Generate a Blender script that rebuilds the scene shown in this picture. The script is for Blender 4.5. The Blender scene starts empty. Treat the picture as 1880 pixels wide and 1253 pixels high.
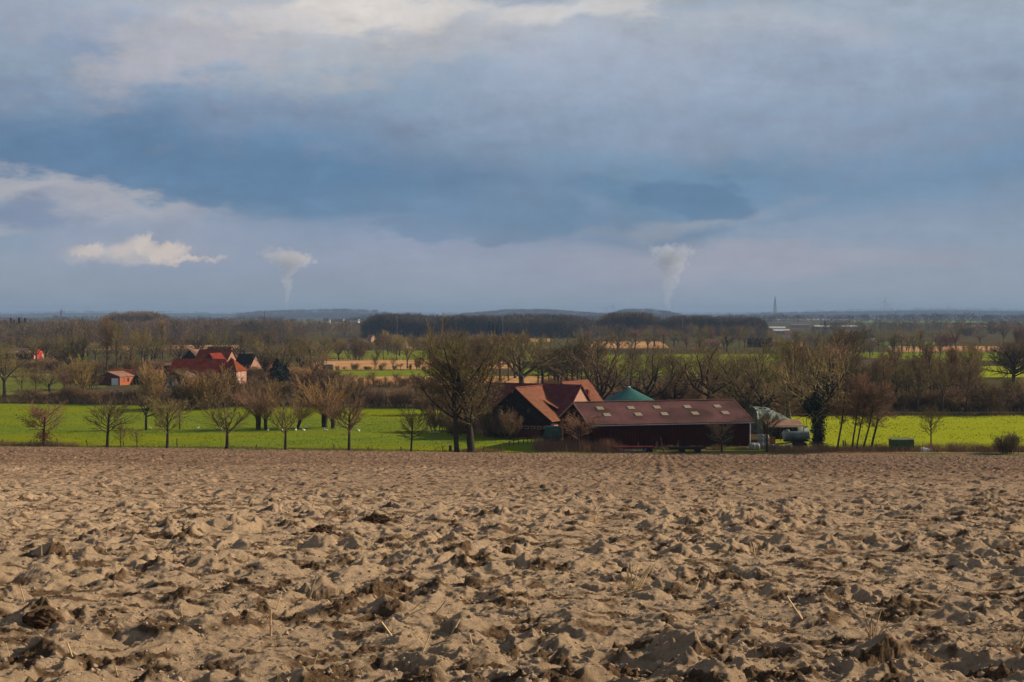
import bpy, math, random
import numpy as np
from mathutils import Vector, Matrix, Quaternion
R = math.radians
random.seed(7)
rng = np.random.default_rng(7)
sc = bpy.context.scene
col = sc.collection

# ---------------------------------------------------------------- camera
F = 2611.0                 # focal length in photo pixels (50 mm on 36 mm)
CX, HY = 940.0, 577.0      # horizon row of the photo
GZ = -22.0                 # plain level below the camera
cam_d = bpy.data.cameras.new("camera"); cam = bpy.data.objects.new("camera", cam_d); col.objects.link(cam)
cam_d.lens = 50.0; cam_d.sensor_width = 36.0
cam_d.shift_y = (HY - 626.5) / 1880.0
cam_d.clip_start = 0.1; cam_d.clip_end = 60000
cam.location = (0, 0, 0); cam.rotation_euler = (R(90), 0, 0)
sc.camera = cam
# ---------------------------------------------------------------- light
SUN_AZ, SUN_EL = R(17), R(24)      # azimuth measured from +X towards +Y
sd = Vector((math.cos(SUN_AZ) * math.cos(SUN_EL), math.sin(SUN_AZ) * math.cos(SUN_EL), math.sin(SUN_EL)))
sun_d = bpy.data.lights.new("sun", 'SUN'); sun = bpy.data.objects.new("sun", sun_d); col.objects.link(sun)
sun_d.energy = 5.0; sun_d.angle = R(0.5); sun_d.color = (1.0, 0.84, 0.63)
sun.rotation_euler = sd.to_track_quat('Z', 'Y').to_euler()
vs = sc.view_settings
vs.view_transform = 'Standard'; vs.look = 'None'; vs.exposure = 0.16; vs.gamma = 1.0; vs.use_curve_mapping = False
sc.cycles.max_bounces = 5; sc.cycles.diffuse_bounces = 2; sc.cycles.glossy_bounces = 2
sc.cycles.transparent_max_bounces = 8; sc.cycles.volume_bounces = 0
sc.cycles.use_denoising = True; sc.cycles.denoiser = 'OPENIMAGEDENOISE'; sc.cycles.denoising_input_passes = 'RGB_ALBEDO_NORMAL'; sc.cycles.denoising_prefilter = 'ACCURATE'
sc.cycles.use_adaptive_sampling = True; sc.cycles.adaptive_threshold = 0.02
sc.cycles.sample_clamp_indirect = 4.0; sc.cycles.sample_clamp_direct = 6.0

def lin(r, g, b):
    f = lambda c: (c / 255 / 12.92) if c / 255 <= 0.04045 else ((c / 255 + 0.055) / 1.055) ** 2.4
    return (f(r), f(g), f(b), 1.0)

# ---------------------------------------------------------------- sky (world)
world = bpy.data.worlds.new("World"); sc.world = world; world.use_nodes = True
def build_world():
    nt = world.node_tree; N = nt.nodes; L = nt.links
    N.clear()
    out = N.new('ShaderNodeOutputWorld')
    tc = N.new('ShaderNodeTexCoord')
    sep = N.new('ShaderNodeSeparateXYZ'); L.new(tc.outputs['Generated'], sep.inputs[0])
    def m(op, a, b=None, c=None, clamp=False):
        n = N.new('ShaderNodeMath'); n.operation = op; n.use_clamp = clamp
        for i, v in enumerate((a, b, c)):
            if v is None: continue
            if isinstance(v, (int, float)): n.inputs[i].default_value = v
            else: L.new(v, n.inputs[i])
        return n.outputs[0]
    x, y, z = sep.outputs
    az = m('ARCTAN2', x, y)
    hyp = m('SQRT', m('ADD', m('MULTIPLY', x, x), m('MULTIPLY', y, y)))
    el = m('ARCTAN2', z, hyp)
    cb = N.new('ShaderNodeCombineXYZ'); L.new(az, cb.inputs[0]); L.new(el, cb.inputs[1])
    # stretched cloud noise
    mp = N.new('ShaderNodeMapping'); mp.inputs['Scale'].default_value = (1.0, 2.6, 1.0); L.new(cb.outputs[0], mp.inputs[0])
    def noise(scale, det, rough, vec, off=0.0, dist=0.0):
        n = N.new('ShaderNodeTexNoise'); n.noise_dimensions = '3D'
        n.inputs['Scale'].default_value = scale; n.inputs['Detail'].default_value = det; n.inputs['Roughness'].default_value = rough
        n.inputs['Distortion'].default_value = dist
        mm = N.new('ShaderNodeMapping'); mm.inputs['Location'].default_value = (off, off * .7, off * 1.3); L.new(vec, mm.inputs[0])
        L.new(mm.outputs[0], n.inputs['Vector']); return n.outputs[0]
    n1 = noise(7.0, 7, .55, mp.outputs[0], 3.1, .3)
    n2 = noise(7.0, 7, .55, mp.outputs[0], 11.7, .3)
    n3 = noise(22.0, 7, .6, mp.outputs[0], 5.3)
    n4 = noise(3.2, 5, .5, mp.outputs[0], 23.3, .5)
    n5 = noise(60.0, 6, .62, cb.outputs[0], 1.9)
    # warped coords
    wa = m('ADD', az, m('MULTIPLY', m('SUBTRACT', n1, .5), .16))
    we = m('ADD', el, m('MULTIPLY', m('SUBTRACT', n2, .5), .055))
    # base vertical colour
    def px2az(p): return math.atan((p - CX) / F)
    def py2el(p): return math.atan((HY - p) / F)
    ramp = N.new('ShaderNodeValToRGB'); cr = ramp.color_ramp
    stops = [(577, (142, 156, 175)), (520, (143, 156, 176)), (460, (139, 155, 177)), (400, (122, 146, 173)), (330, (105, 137, 170)), (260, (115, 144, 174)),
             (180, (134, 155, 181)), (80, (150, 165, 186)), (-60, (160, 172, 190))]
    cr.interpolation = 'B_SPLINE'
    els = [py2el(s[0]) for s in stops]; emax = R(90)
    while len(cr.elements) > 1: cr.elements.remove(cr.elements[-1])
    cr.elements[0].position = els[0]; cr.elements[0].color = lin(*stops[0][1])
    for e, s in zip(els[1:], stops[1:]):
        q = cr.elements.new(e); q.color = lin(*s[1])
    q = cr.elements.new(R(25)); q.color = (.24, .28, .36, 1)
    q = cr.elements.new(R(50)); q.color = (.13, .16, .22, 1)
    wel2 = m('ADD', el, m('MULTIPLY', m('SUBTRACT', n4, .5), .05))
    L.new(wel2, ramp.inputs[0])
    cur = ramp.outputs[0]
    def mix(fac, a, colr, mode='MIX'):
        n = N.new('ShaderNodeMix'); n.data_type = 'RGBA'; n.blend_type = mode
        L.new(fac, n.inputs[0]); L.new(a, n.inputs[6])
        if isinstance(colr, tuple): n.inputs[7].default_value = colr
        else: L.new(colr, n.inputs[7])
        return n.outputs[2]
    def patch(px, py, sx, sy, c, alpha, soft=1.0, tilt=0.0, fine=0.25, src=None):
        """an elliptical bank of cloud at a direction; soft = width of its edge relative to its radius"""
        dx = m('SUBTRACT', wa if src is None else src[0], px2az(px)); dy = m('SUBTRACT', we if src is None else src[1], py2el(py))
        if tilt:
            c_, s_ = math.cos(tilt), math.sin(tilt)
            dx, dy = m('ADD', m('MULTIPLY', dx, c_), m('MULTIPLY', dy, s_)), m('SUBTRACT', m('MULTIPLY', dy, c_), m('MULTIPLY', dx, s_))
        dx = m('MULTIPLY', dx, F / sx); dy = m('MULTIPLY', dy, F / sy)
        d = m('SQRT', m('ADD', m('MULTIPLY', dx, dx), m('MULTIPLY', dy, dy)))
        d = m('ADD', d, m('MULTIPLY', m('SUBTRACT', n3, .5), fine * 4))
        n = N.new('ShaderNodeMapRange'); n.interpolation_type = 'SMOOTHSTEP'
        n.inputs['From Min'].default_value = 1 + soft / 2; n.inputs['From Max'].default_value = 1 - soft / 2
        n.inputs['To Min'].default_value = 0; n.inputs['To Max'].default_value = alpha
        L.new(d, n.inputs['Value'])
        nonlocal cur
        cur = mix(n.outputs[0], cur, lin(*c))
    # broad darker and lighter banks
    patch(150, 300, 420, 80, (92, 120, 158), .75, 1.4, 0, .3)
    patch(640, 330, 520, 100, (93, 127, 165), .85, 1.4, R(-8), .3)
    patch(1000, 400, 330, 60, (104, 133, 166), .75, 1.0, 0, .35)
    patch(1300, 350, 250, 50, (102, 136, 168), .75, 1.1, 0, .35)
    patch(1700, 330, 380, 90, (113, 142, 177), .6, 1.3, 0, .2)
    patch(1000, 235, 520, 55, (142, 156, 182), .5, 1.4, 0, .6)
    patch(430, 225, 170, 55, (128, 147, 177), .6, 1.3, 0, .6)
    patch(1480, 250, 330, 55, (142, 157, 183), .6, 1.4, 0, .6)
    patch(60, 180, 160, 40, (134, 150, 177), .5, 1.3, 0, .6)
    patch(920, 335, 90, 70, (124, 146, 176), .4, 1.4, 0, .6)
    patch(1800, 430, 200, 60, (138, 154, 177), .5, 1.3, 0, .6)
    patch(250, 105, 190, 50, (122, 141, 176), .7, 1.1, R(-6), .25)
    patch(120, 40, 300, 60, (152, 163, 188), .6, 1.2, 0, .3)
    # bright top
    patch(560, 50, 330, 90, (184, 187, 198), .8, 1.3, R(4), .7)
    patch(330, 120, 170, 42, (180, 180, 193), .75, 1.2, R(18), .7)
    patch(900, 50, 360, 55, (183, 187, 199), .75, 1.2, R(-8), .7)
    patch(1400, 50, 280, 30, (176, 183, 198), .7, 1.2, R(-8), .8)
    patch(1250, 130, 420, 60, (155, 168, 194), .7, 1.3, 0, .3)
    patch(1700, 150, 330, 60, (147, 163, 190), .6, 1.3, 0, .3)
    patch(660, 25, 170, 28, (224, 219, 218), .85, 1.3, R(10), .9)
    patch(470, 45, 90, 22, (204, 202, 208), .6, 1.3, 0, .9)
    patch(1000, 20, 160, 22, (212, 211, 214), .75, 1.3, 0, .9)
    # lower left lit bank
    patch(60, 395, 430, 52, (143, 155, 178), .9, .8, R(-10), .75)
    patch(110, 375, 170, 26, (176, 176, 186), .75, 1.2, R(-12), .9)
    patch(260, 410, 150, 26, (168, 171, 184), .65, 1.2, R(-12), .8)
    patch(120, 405, 110, 28, (118, 136, 168), .8, .9, 0, .6)
    patch(30, 430, 60, 10, (165, 166, 180), .6, 1.2, 0, .9)
    patch(200, 385, 60, 20, (168, 170, 184), .6, 1.2, 0, 1.0)
    # low pale veils near the horizon
    patch(600, 465, 480, 55, (141, 155, 183), .7, .8, 0, .25)
    patch(950, 490, 560, 42, (152, 158, 181), .55, 1.2, 0, .2)
    patch(1400, 480, 330, 30, (163, 163, 181), .55, 1.2, 0, .25)
    patch(1250, 408, 200, 14, (156, 163, 180), .55, 1.2, R(6), .5)
    patch(1060, 375, 70, 20, (128, 148, 180), .4, 1.3, R(-20), .5)
    patch(1270, 368, 130, 34, (94, 127, 163), .85, .5, R(-4), .3)
    patch(850, 428, 150, 24, (108, 134, 166), .7, .5, R(3), .5)
    patch(1640, 430, 260, 26, (140, 156, 183), .6, 1.2, 0, .25)
    # the small sunlit cumulus, made of billows with flat undersides
    bill = noise(150.0, 6, .6, cb.outputs[0], 7.7)
    bill2 = noise(48.0, 5, .6, cb.outputs[0], 2.2)
    ba = m('ADD', az, m('ADD', m('MULTIPLY', m('SUBTRACT', bill2, .5), .026), m('MULTIPLY', m('SUBTRACT', bill, .5), .016)))
    be = m('ADD', el, m('ADD', m('MULTIPLY', m('SUBTRACT', bill2, .5), .016), m('MULTIPLY', m('SUBTRACT', bill, .5), .013)))
    flat = N.new('ShaderNodeMapRange'); flat.interpolation_type = 'SMOOTHSTEP'
    flat.inputs['From Min'].default_value = py2el(497); flat.inputs['From Max'].default_value = py2el(480); L.new(be, flat.inputs['Value'])
    def puff(px, py, sx, sy, c, alpha, soft):
        dx = m('MULTIPLY', m('SUBTRACT', ba, px2az(px)), F / sx); dy = m('MULTIPLY', m('SUBTRACT', be, py2el(py)), F / sy)
        d = m('SQRT', m('ADD', m('MULTIPLY', dx, dx), m('MULTIPLY', dy, dy)))
        n = N.new('ShaderNodeMapRange'); n.interpolation_type = 'SMOOTHSTEP'
        n.inputs['From Min'].default_value = 1 + soft / 2; n.inputs['From Max'].default_value = 1 - soft / 2
        n.inputs['To Max'].default_value = alpha; L.new(d, n.inputs['Value'])
        nonlocal cur
        cur = mix(m('MULTIPLY', n.outputs[0], flat.outputs[0]), cur, lin(*c))
    puff(250, 468, 120, 30, (160, 163, 178), .55, 1.5)
    puff(190, 474, 60, 18, (178, 176, 185), .6, 1.2)
    puff(268, 470, 56, 20, (180, 178, 186), .75, 1.0)
    puff(264, 451, 24, 12, (210, 199, 194), .8, 1.3)
    puff(228, 462, 18, 12, (200, 190, 189), .7, 1.3)
    puff(170, 464, 28, 10, (204, 193, 191), .75, 1.2)
    puff(308, 466, 26, 14, (208, 196, 191), .85, 1.0)
    puff(340, 480, 24, 7, (206, 195, 191), .85, 1.0)
    puff(385, 481, 14, 4, (200, 191, 190), .7, 1.1)
    puff(405, 476, 9, 3, (200, 191, 190), .5, 1.1)
    # two darker cloud bases with a firmer lower rim
    # fine modulation
    elf = N.new('ShaderNodeMapRange'); elf.inputs['From Min'].default_value = R(1.0); elf.inputs['From Max'].default_value = R(8); elf.inputs['To Min'].default_value = .35; L.new(el, elf.inputs['Value'])
    wisps = m('ADD', m('MULTIPLY', m('SUBTRACT', n3, .5), .52), m('MULTIPLY', m('SUBTRACT', n5, .5), .26))
    gain = m('ADD', 1.0, m('ADD', m('MULTIPLY', wisps, elf.outputs[0]), m('MULTIPLY', m('SUBTRACT', n1, .5), .30)))
    cm = N.new('ShaderNodeVectorMath'); cm.operation = 'SCALE'; tint = N.new('ShaderNodeVectorMath'); tint.operation = 'MULTIPLY'; tint.inputs[1].default_value = (1.03, 1.01, .955); L.new(cur, tint.inputs[0]); L.new(tint.outputs[0], cm.inputs[0]); L.new(gain, cm.inputs['Scale'])
    bgc = N.new('ShaderNodeBackground'); L.new(cm.outputs[0], bgc.inputs[0]); bgc.inputs[1].default_value = 0.905
    sky = N.new('ShaderNodeTexSky'); sky.sky_type = 'NISHITA'; sky.sun_disc = False
    sky.sun_elevation = SUN_EL; sky.sun_rotation = R(90) - SUN_AZ
    bgs = N.new('ShaderNodeBackground'); L.new(sky.outputs[0], bgs.inputs[0]); bgs.inputs[1].default_value = 0.07
    ms = N.new('ShaderNodeMixShader'); ms.inputs[0].default_value = 0.97   # cloud cover over the clear sky
    L.new(bgs.outputs[0], ms.inputs[1]); L.new(bgc.outputs[0], ms.inputs[2]); L.new(ms.outputs[0], out.inputs[0])
build_world()

# ---------------------------------------------------------------- helpers
def tag(o, label=None, cat=None, group=None, kind=None):
    if label: o['label'] = label
    if cat: o['category'] = cat
    if group: o['group'] = group
    if kind: o['kind'] = kind
    return o
def empty(name, loc, rz=0.0, label=None, cat=None, group=None):
    o = bpy.data.objects.new(name, None); col.objects.link(o)
    o.location = loc; o.rotation_euler = (0, 0, rz); o.empty_display_size = .5
    return tag(o, label, cat, group)
def np_mesh(name, V, Fc, smooth=False):
    V = np.asarray(V, dtype=np.float32); Fc = np.asarray(Fc, dtype=np.int32)
    me = bpy.data.meshes.new(name); k = Fc.shape[1]
    me.vertices.add(len(V)); me.vertices.foreach_set('co', V.ravel())
    me.loops.add(Fc.size); me.loops.foreach_set('vertex_index', Fc.ravel())
    me.polygons.add(len(Fc)); me.polygons.foreach_set('loop_start', np.arange(0, Fc.size, k, dtype=np.int32))
    me.polygons.foreach_set('use_smooth', np.full(len(Fc), smooth, dtype=bool))
    me.update(calc_edges=True); return me
def link(name, me, mat=None, parent=None):
    if mat is not None and len(me.materials) == 0: me.materials.append(mat)
    o = bpy.data.objects.new(name, me); col.objects.link(o)
    if parent: o.parent = parent
    return o
def G(px, py, z=GZ):
    """ground point seen at a photo pixel"""
    Y = -z * F / (py - HY); return Vector(((px - CX) / F * Y, Y, z))
def at(px, Y, z=GZ): return Vector(((px - CX) / F * Y, Y, z))
def zt(py, Y): return (HY - py) / F * Y

class MB:
    def __init__(s): s.v = []; s.f = []
    def add(s, V, Fs):
        b = len(s.v); s.v += [tuple(v) for v in V]; s.f += [tuple(i + b for i in f) for f in Fs]; return s
    def box(s, c, d, rz=0.0, m=None):
        V = [Vector((x * d[0] / 2, y * d[1] / 2, z * d[2] / 2)) for x in (-1, 1) for y in (-1, 1) for z in (-1, 1)]
        M = m or Matrix.Rotation(rz, 3, 'Z')
        return s.add([M @ v + Vector(c) for v in V], [(0, 1, 3, 2), (4, 6, 7, 5), (0, 4, 5, 1), (2, 3, 7, 6), (0, 2, 6, 4), (1, 5, 7, 3)])
    def bar(s, a, b, w, h=None):
        a = Vector(a); b = Vector(b); d = b - a; q = d.to_track_quat('Y', 'Z').to_matrix()
        return s.box((a + b) / 2, (w, d.length, h or w), m=q)
    def cyl(s, a, b, r, n=12, r2=None, cap=True):
        a = Vector(a); b = Vector(b); q = (b - a).to_track_quat('Z', 'Y').to_matrix(); r2 = r if r2 is None else r2
        V = [a + q @ Vector((math.cos(t) * r, math.sin(t) * r, 0)) for t in (2 * math.pi * i / n for i in range(n))]
        V += [b + q @ Vector((math.cos(t) * r2, math.sin(t) * r2, 0)) for t in (2 * math.pi * i / n for i in range(n))]
        Fs = [(i, (i + 1) % n, n + (i + 1) % n, n + i) for i in range(n)]
        if cap: Fs += [tuple(range(n - 1, -1, -1)), tuple(range(n, 2 * n))]
        return s.add(V, Fs)
    def lathe(s, prof, c=(0, 0, 0), n=24, axis='Z', ruf=0.0):
        c = Vector(c); V = []
        for (r, z) in prof:
            for i in range(n):
                t = 2 * math.pi * i / n; rr = r * (1 + ruf * (random.random() - .5))
                p = Vector((math.cos(t) * rr, math.sin(t) * rr, z))
                if axis == 'X': p = Vector((p.z, p.x, p.y))
                if axis == 'Y': p = Vector((p.x, p.z, p.y))
                V.append(c + p)
        Fs = [(k * n + i, k * n + (i + 1) % n, (k + 1) * n + (i + 1) % n, (k + 1) * n + i) for k in range(len(prof) - 1) for i in range(n)]
        Fs += [tuple(range(n - 1, -1, -1)), tuple((len(prof) - 1) * n + i for i in range(n))]
        return s.add(V, Fs)
    def poly(s, pts): return s.add(pts, [tuple(range(len(pts)))])
    def prism(s, pts, d):
        """closed outline pts extruded along vector d"""
        n = len(pts); P = [Vector(p) for p in pts]; d = Vector(d)
        return s.add(P + [p + d for p in P], [tuple(range(n - 1, -1, -1)), tuple(range(n, 2 * n))] + [(i, (i + 1) % n, n + (i + 1) % n, n + i) for i in range(n)])
    def build(s, name, mat, parent=None, smooth=False):
        me = bpy.data.meshes.new(name); me.from_pydata(s.v, [], s.f)
        if smooth: me.polygons.foreach_set('use_smooth', [True] * len(me.polygons))
        me.update(); return link(name, me, mat, parent)

# ---------------------------------------------------------------- materials
def mat(name, c1, c2=None, scale=3.0, rough=.85, bump=0.0, bscale=None, detail=5, objrand=0.0, coords='Object', stretch=None, c3=None, spec=.3, contrast=(.35, .65), wave=None, metal=0.0, c3scale=.25):
    m_ = bpy.data.materials.new(name); m_.use_nodes = True
    nt = m_.node_tree; N = nt.nodes; L = nt.links; N.clear()
    out = N.new('ShaderNodeOutputMaterial'); b = N.new('ShaderNodeBsdfPrincipled')
    L.new(b.outputs[0], out.inputs[0]); b.inputs['Roughness'].default_value = rough
    b.inputs['Specular IOR Level'].default_value = spec; b.inputs['Metallic'].default_value = metal
    tc = N.new('ShaderNodeTexCoord'); vec = tc.outputs[coords]
    if stretch:
        mp = N.new('ShaderNodeMapping'); mp.inputs['Scale'].default_value = stretch; L.new(vec, mp.inputs[0]); vec = mp.outputs[0]
    c1 = tuple(c1)[:3] + (1,); c2 = tuple(c2 or c1)[:3] + (1,)
    n = N.new('ShaderNodeTexNoise'); n.inputs['Scale'].default_value = scale; n.inputs['Detail'].default_value = detail
    n.inputs['Roughness'].default_value = .6; L.new(vec, n.inputs['Vector'])
    r = N.new('ShaderNodeValToRGB'); r.color_ramp.elements[0].position = contrast[0]; r.color_ramp.elements[1].position = contrast[1]
    r.color_ramp.elements[0].color = c1; r.color_ramp.elements[1].color = c2; L.new(n.outputs[0], r.inputs[0])
    c = r.outputs[0]
    if c3:
        n3 = N.new('ShaderNodeTexNoise'); n3.inputs['Scale'].default_value = scale * c3scale; n3.inputs['Detail'].default_value = 4; L.new(vec, n3.inputs['Vector'])
        mr = N.new('ShaderNodeMapRange'); mr.inputs['From Min'].default_value = .45; mr.inputs['From Max'].default_value = .62; L.new(n3.outputs[0], mr.inputs['Value'])
        mx = N.new('ShaderNodeMix'); mx.data_type = 'RGBA'; L.new(mr.outputs[0], mx.inputs[0]); L.new(c, mx.inputs[6]); mx.inputs[7].default_value = tuple(c3)[:3] + (1,); c = mx.outputs[2]
    if objrand:
        oi = N.new('ShaderNodeObjectInfo'); mr = N.new('ShaderNodeMapRange'); L.new(oi.outputs['Random'], mr.inputs['Value'])
        mr.inputs['To Min'].default_value = 1 - objrand; mr.inputs['To Max'].default_value = 1 + objrand
        hs = N.new('ShaderNodeHueSaturation'); L.new(mr.outputs[0], hs.inputs['Value']); L.new(c, hs.inputs['Color'])
        mr2 = N.new('ShaderNodeMapRange'); mr2.inputs['To Min'].default_value = .485; mr2.inputs['To Max'].default_value = .515
        fr = N.new('ShaderNodeMath'); fr.operation = 'FRACT'; ml = N.new('ShaderNodeMath'); ml.operation = 'MULTIPLY'; ml.inputs[1].default_value = 17.3
        L.new(oi.outputs['Random'], ml.inputs[0]); L.new(ml.outputs[0], fr.inputs[0]); L.new(fr.outputs[0], mr2.inputs['Value']); L.new(mr2.outputs[0], hs.inputs['Hue'])
        c = hs.outputs[0]
    L.new(c, b.inputs['Base Color'])
    h = None
    if bump:
        nb = N.new('ShaderNodeTexNoise'); nb.inputs['Scale'].default_value = bscale or scale * 2; nb.inputs['Detail'].default_value = 6; nb.inputs['Roughness'].default_value = .65
        L.new(vec, nb.inputs['Vector']); bp = N.new('ShaderNodeBump'); bp.inputs['Distance'].default_value = bump; L.new(nb.outputs[0], bp.inputs['Height']); L.new(bp.outputs[0], b.inputs['Normal']); h = bp
    if wave:   # (axis, scale, distance)
        w = N.new('ShaderNodeTexWave'); w.bands_direction = wave[0]; w.inputs['Scale'].default_value = wave[1]; w.inputs['Distortion'].default_value = 0.0
        L.new(tc.outputs['Object'], w.inputs['Vector']); bw = N.new('ShaderNodeBump'); bw.inputs['Distance'].default_value = wave[2]; L.new(w.outputs[0], bw.inputs['Height'])
        if h: L.new(h.outputs[0], bw.inputs['Normal'])
        L.new(bw.outputs[0], b.inputs['Normal'])
    return m_
M = {}
M['bark'] = mat('bark', (.055, .042, .028), (.11, .085, .055), 2.0, .95, .03, objrand=.25)
M['bark_dark'] = mat('bark_dark', (.025, .02, .014), (.06, .046, .03), 2.0, .95, .03, objrand=.2)
M['bark_grey'] = mat('bark_grey', (.07, .062, .05), (.14, .12, .095), 2.0, .95, .02, objrand=.2)
M['twig'] = mat('twig', (.125, .082, .038), (.24, .16, .075), .5, .9, objrand=.30)
M['twig_olive'] = mat('twig_olive', (.14, .108, .036), (.26, .20, .066), .5, .9, objrand=.3)
M['twig_red'] = mat('twig_red', (.18, .10, .055), (.30, .175, .095), .5, .9, objrand=.25)
M['twig_gold'] = mat('twig_gold', (.26, .165, .055), (.42, .27, .10), .5, .9, objrand=.25)
M['twig_grey'] = mat('twig_grey', (.14, .12, .09), (.25, .21, .16), .5, .9, objrand=.25)
M['leaf_brown'] = mat('leaf_brown', (.13, .045, .02), (.26, .10, .04), 3, .8)
M['ivy'] = mat('ivy', (.012, .022, .008), (.035, .055, .018), 3, .7, spec=.15)
M['needle'] = mat('needle', (.008, .018, .010), (.02, .035, .016), 3, .7, objrand=.3)
M['far_wood'] = mat('far_wood', (.10, .078, .05), (.20, .145, .085), .03, .95, c3=(.22, .13, .07), c3scale=.3)
M['far_wood_dark'] = mat('far_wood_dark', (.07, .058, .042), (.14, .11, .076), .03, .95)
M['far_wood_gold'] = mat('far_wood_gold', (.19, .125, .06), (.30, .20, .10), .05, .95)
M['hill'] = mat('hill', (.02, .028, .02), (.045, .045, .03), .004, .95, spec=0)
M['ground'] = mat('ground', (.075, .055, .028), (.12, .09, .042), .05, .95, .3, 1.5, spec=0, c3=(.09, .095, .025), c3scale=.3)
M['undergrowth'] = mat('undergrowth', (.07, .048, .026), (.14, .095, .045), .4, .95, .4, 1.2, spec=0)
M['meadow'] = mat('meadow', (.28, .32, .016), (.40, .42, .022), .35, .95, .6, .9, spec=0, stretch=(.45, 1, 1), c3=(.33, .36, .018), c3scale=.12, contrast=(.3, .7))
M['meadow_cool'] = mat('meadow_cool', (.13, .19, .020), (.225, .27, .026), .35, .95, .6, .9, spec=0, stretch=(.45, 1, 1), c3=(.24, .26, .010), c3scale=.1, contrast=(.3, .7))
M['green_far'] = mat('green_far', (.13, .19, .03), (.20, .25, .045), .03, .95, spec=0)
M['green_mid'] = mat('green_mid', (.14, .19, .015), (.23, .26, .025), .06, .95, .2, 1.0, spec=0, c3=(.20, .19, .04))
M['pasture'] = mat('pasture', (.16, .17, .035), (.26, .24, .07), .1, .95, .3, 1.0, spec=0, c3=(.13, .15, .03))
M['stubble'] = mat('stubble', (.46, .245, .10), (.64, .36, .16), .05, .95, .2, 1.0, spec=0, stretch=(.3, 1, 1))
M['tilled'] = mat('tilled', (.075, .056, .036), (.145, .108, .07), .7, .95, .3, 1.4, spec=0)
M['verge'] = mat('verge', (.20, .125, .06), (.33, .22, .11), .6, .95, .2, 2.0, spec=0, c3=(.13, .17, .02))
M['track'] = mat('track', (.42, .28, .17), (.52, .36, .23), .8, .95, .05, 3)
M['dry_grass'] = mat('dry_grass', (.24, .14, .07), (.42, .28, .14), .4, .9)
M['reed'] = mat('reed', (.40, .22, .08), (.55, .33, .13), .2, .9)
M['stalk'] = mat('stalk', (.42, .28, .14), (.68, .5, .28), 8, .7, objrand=.3)
M['stone'] = mat('stone', (.35, .27, .18), (.62, .52, .40), 14, .7)
M['tile_orange'] = mat('tile_orange', (.19, .068, .038), (.29, .112, .064), 1.2, .85, .0, wave=('Z', 1.5, .09), spec=.1, c3=(.20, .07, .04), c3scale=1.5, objrand=.08)
M['tile_red'] = mat('tile_red', (.17, .024, .012), (.26, .045, .020), .8, .8, spec=.1, wave=('Z', 1.5, .05), objrand=.1)
M['tile_dark'] = mat('tile_dark', (.10, .034, .028), (.16, .055, .042), 1, .8, spec=.1, wave=('Z', 1.5, .05), objrand=.15)
M['tile_brown'] = mat('tile_brown', (.22, .11, .08), (.33, .18, .13), .8, .85, spec=.1, objrand=.1)
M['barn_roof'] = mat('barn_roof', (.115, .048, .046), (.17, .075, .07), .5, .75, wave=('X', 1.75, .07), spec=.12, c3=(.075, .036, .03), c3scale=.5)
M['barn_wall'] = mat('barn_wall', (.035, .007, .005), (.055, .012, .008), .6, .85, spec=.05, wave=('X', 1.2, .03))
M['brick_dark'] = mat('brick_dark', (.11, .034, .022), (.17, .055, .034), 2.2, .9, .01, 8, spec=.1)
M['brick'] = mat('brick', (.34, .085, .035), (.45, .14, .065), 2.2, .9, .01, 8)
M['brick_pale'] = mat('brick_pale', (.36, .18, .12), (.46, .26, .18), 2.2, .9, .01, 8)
M['timber_dark'] = mat('timber_dark', (.018, .014, .011), (.032, .024, .018), 1, .9, spec=.1, wave=('X', 1.0, .02))
M['white_paint'] = mat('white_paint', (.66, .66, .66), (.78, .78, .77), 2, .5)
M['off_white'] = mat('off_white', (.50, .48, .44), (.66, .62, .56), 2, .6)
M['glass'] = mat('window_glass', (.02, .025, .03), (.05, .06, .07), 1, .08, spec=.9)
M['skylight'] = mat('skylight', (.27, .22, .14), (.38, .32, .21), 2.5, .5)
M['membrane'] = mat('membrane', (.022, .105, .095), (.035, .135, .12), .4, .6, .02, 1.2, spec=.25)
M['concrete'] = mat('concrete', (.25, .24, .22), (.36, .34, .31), 1.5, .9)
M['tarp'] = mat('tarp', (.02, .09, .075), (.05, .16, .13), 1.2, .5, .1, 1.5)
M['net_green'] = mat('net_green', (.10, .20, .15), (.22, .33, .26), 2.5, .6, .1, 3)
M['film'] = mat('film', (.11, .14, .11), (.28, .33, .27), .9, .55, .08, 1.5, c3=(.07, .09, .06), c3scale=.5)
M['bale_film'] = mat('bale_film', (.22, .235, .205), (.34, .36, .31), 2, .45, .05, 4)
M['galv'] = mat('galvanised', (.15, .19, .17), (.27, .32, .29), 2, .45, spec=.4, c3=(.09, .14, .10))
M['rust'] = mat('rust', (.20, .065, .02), (.36, .13, .045), 2.5, .9)
M['red_steel'] = mat('red_steel', (.10, .010, .014), (.16, .018, .024), 2, .5)
M['green_steel'] = mat('green_steel', (.03, .075, .02), (.055, .12, .035), 1.5, .6, wave=('X', 1.5, .02))
M['black_steel'] = mat('black_steel', (.015, .015, .015), (.03, .028, .026), 2, .6)
M['steel'] = mat('steel', (.16, .17, .18), (.26, .27, .28), 2, .5)
M['rubber'] = mat('rubber', (.012, .012, .012), (.022, .02, .018), 3, .85)
M['post'] = mat('post', (.05, .035, .024), (.11, .08, .055), 3, .9)
M['feather'] = mat('feather', (.78, .78, .75), (.85, .85, .83), 3, .8)
M['cream'] = mat('cream', (.58, .50, .36), (.68, .60, .46), 1, .8)
M['slate'] = mat('slate', (.03, .035, .05), (.06, .065, .085), 1, .6)
M['sunlit_red_wall'] = mat('sunlit_red_wall', (.55, .035, .02), (.68, .06, .035), 1, .8)
M['leaf_dry'] = mat('leaf_dry', (.12, .075, .03), (.22, .15, .055), 3, .8)

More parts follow.
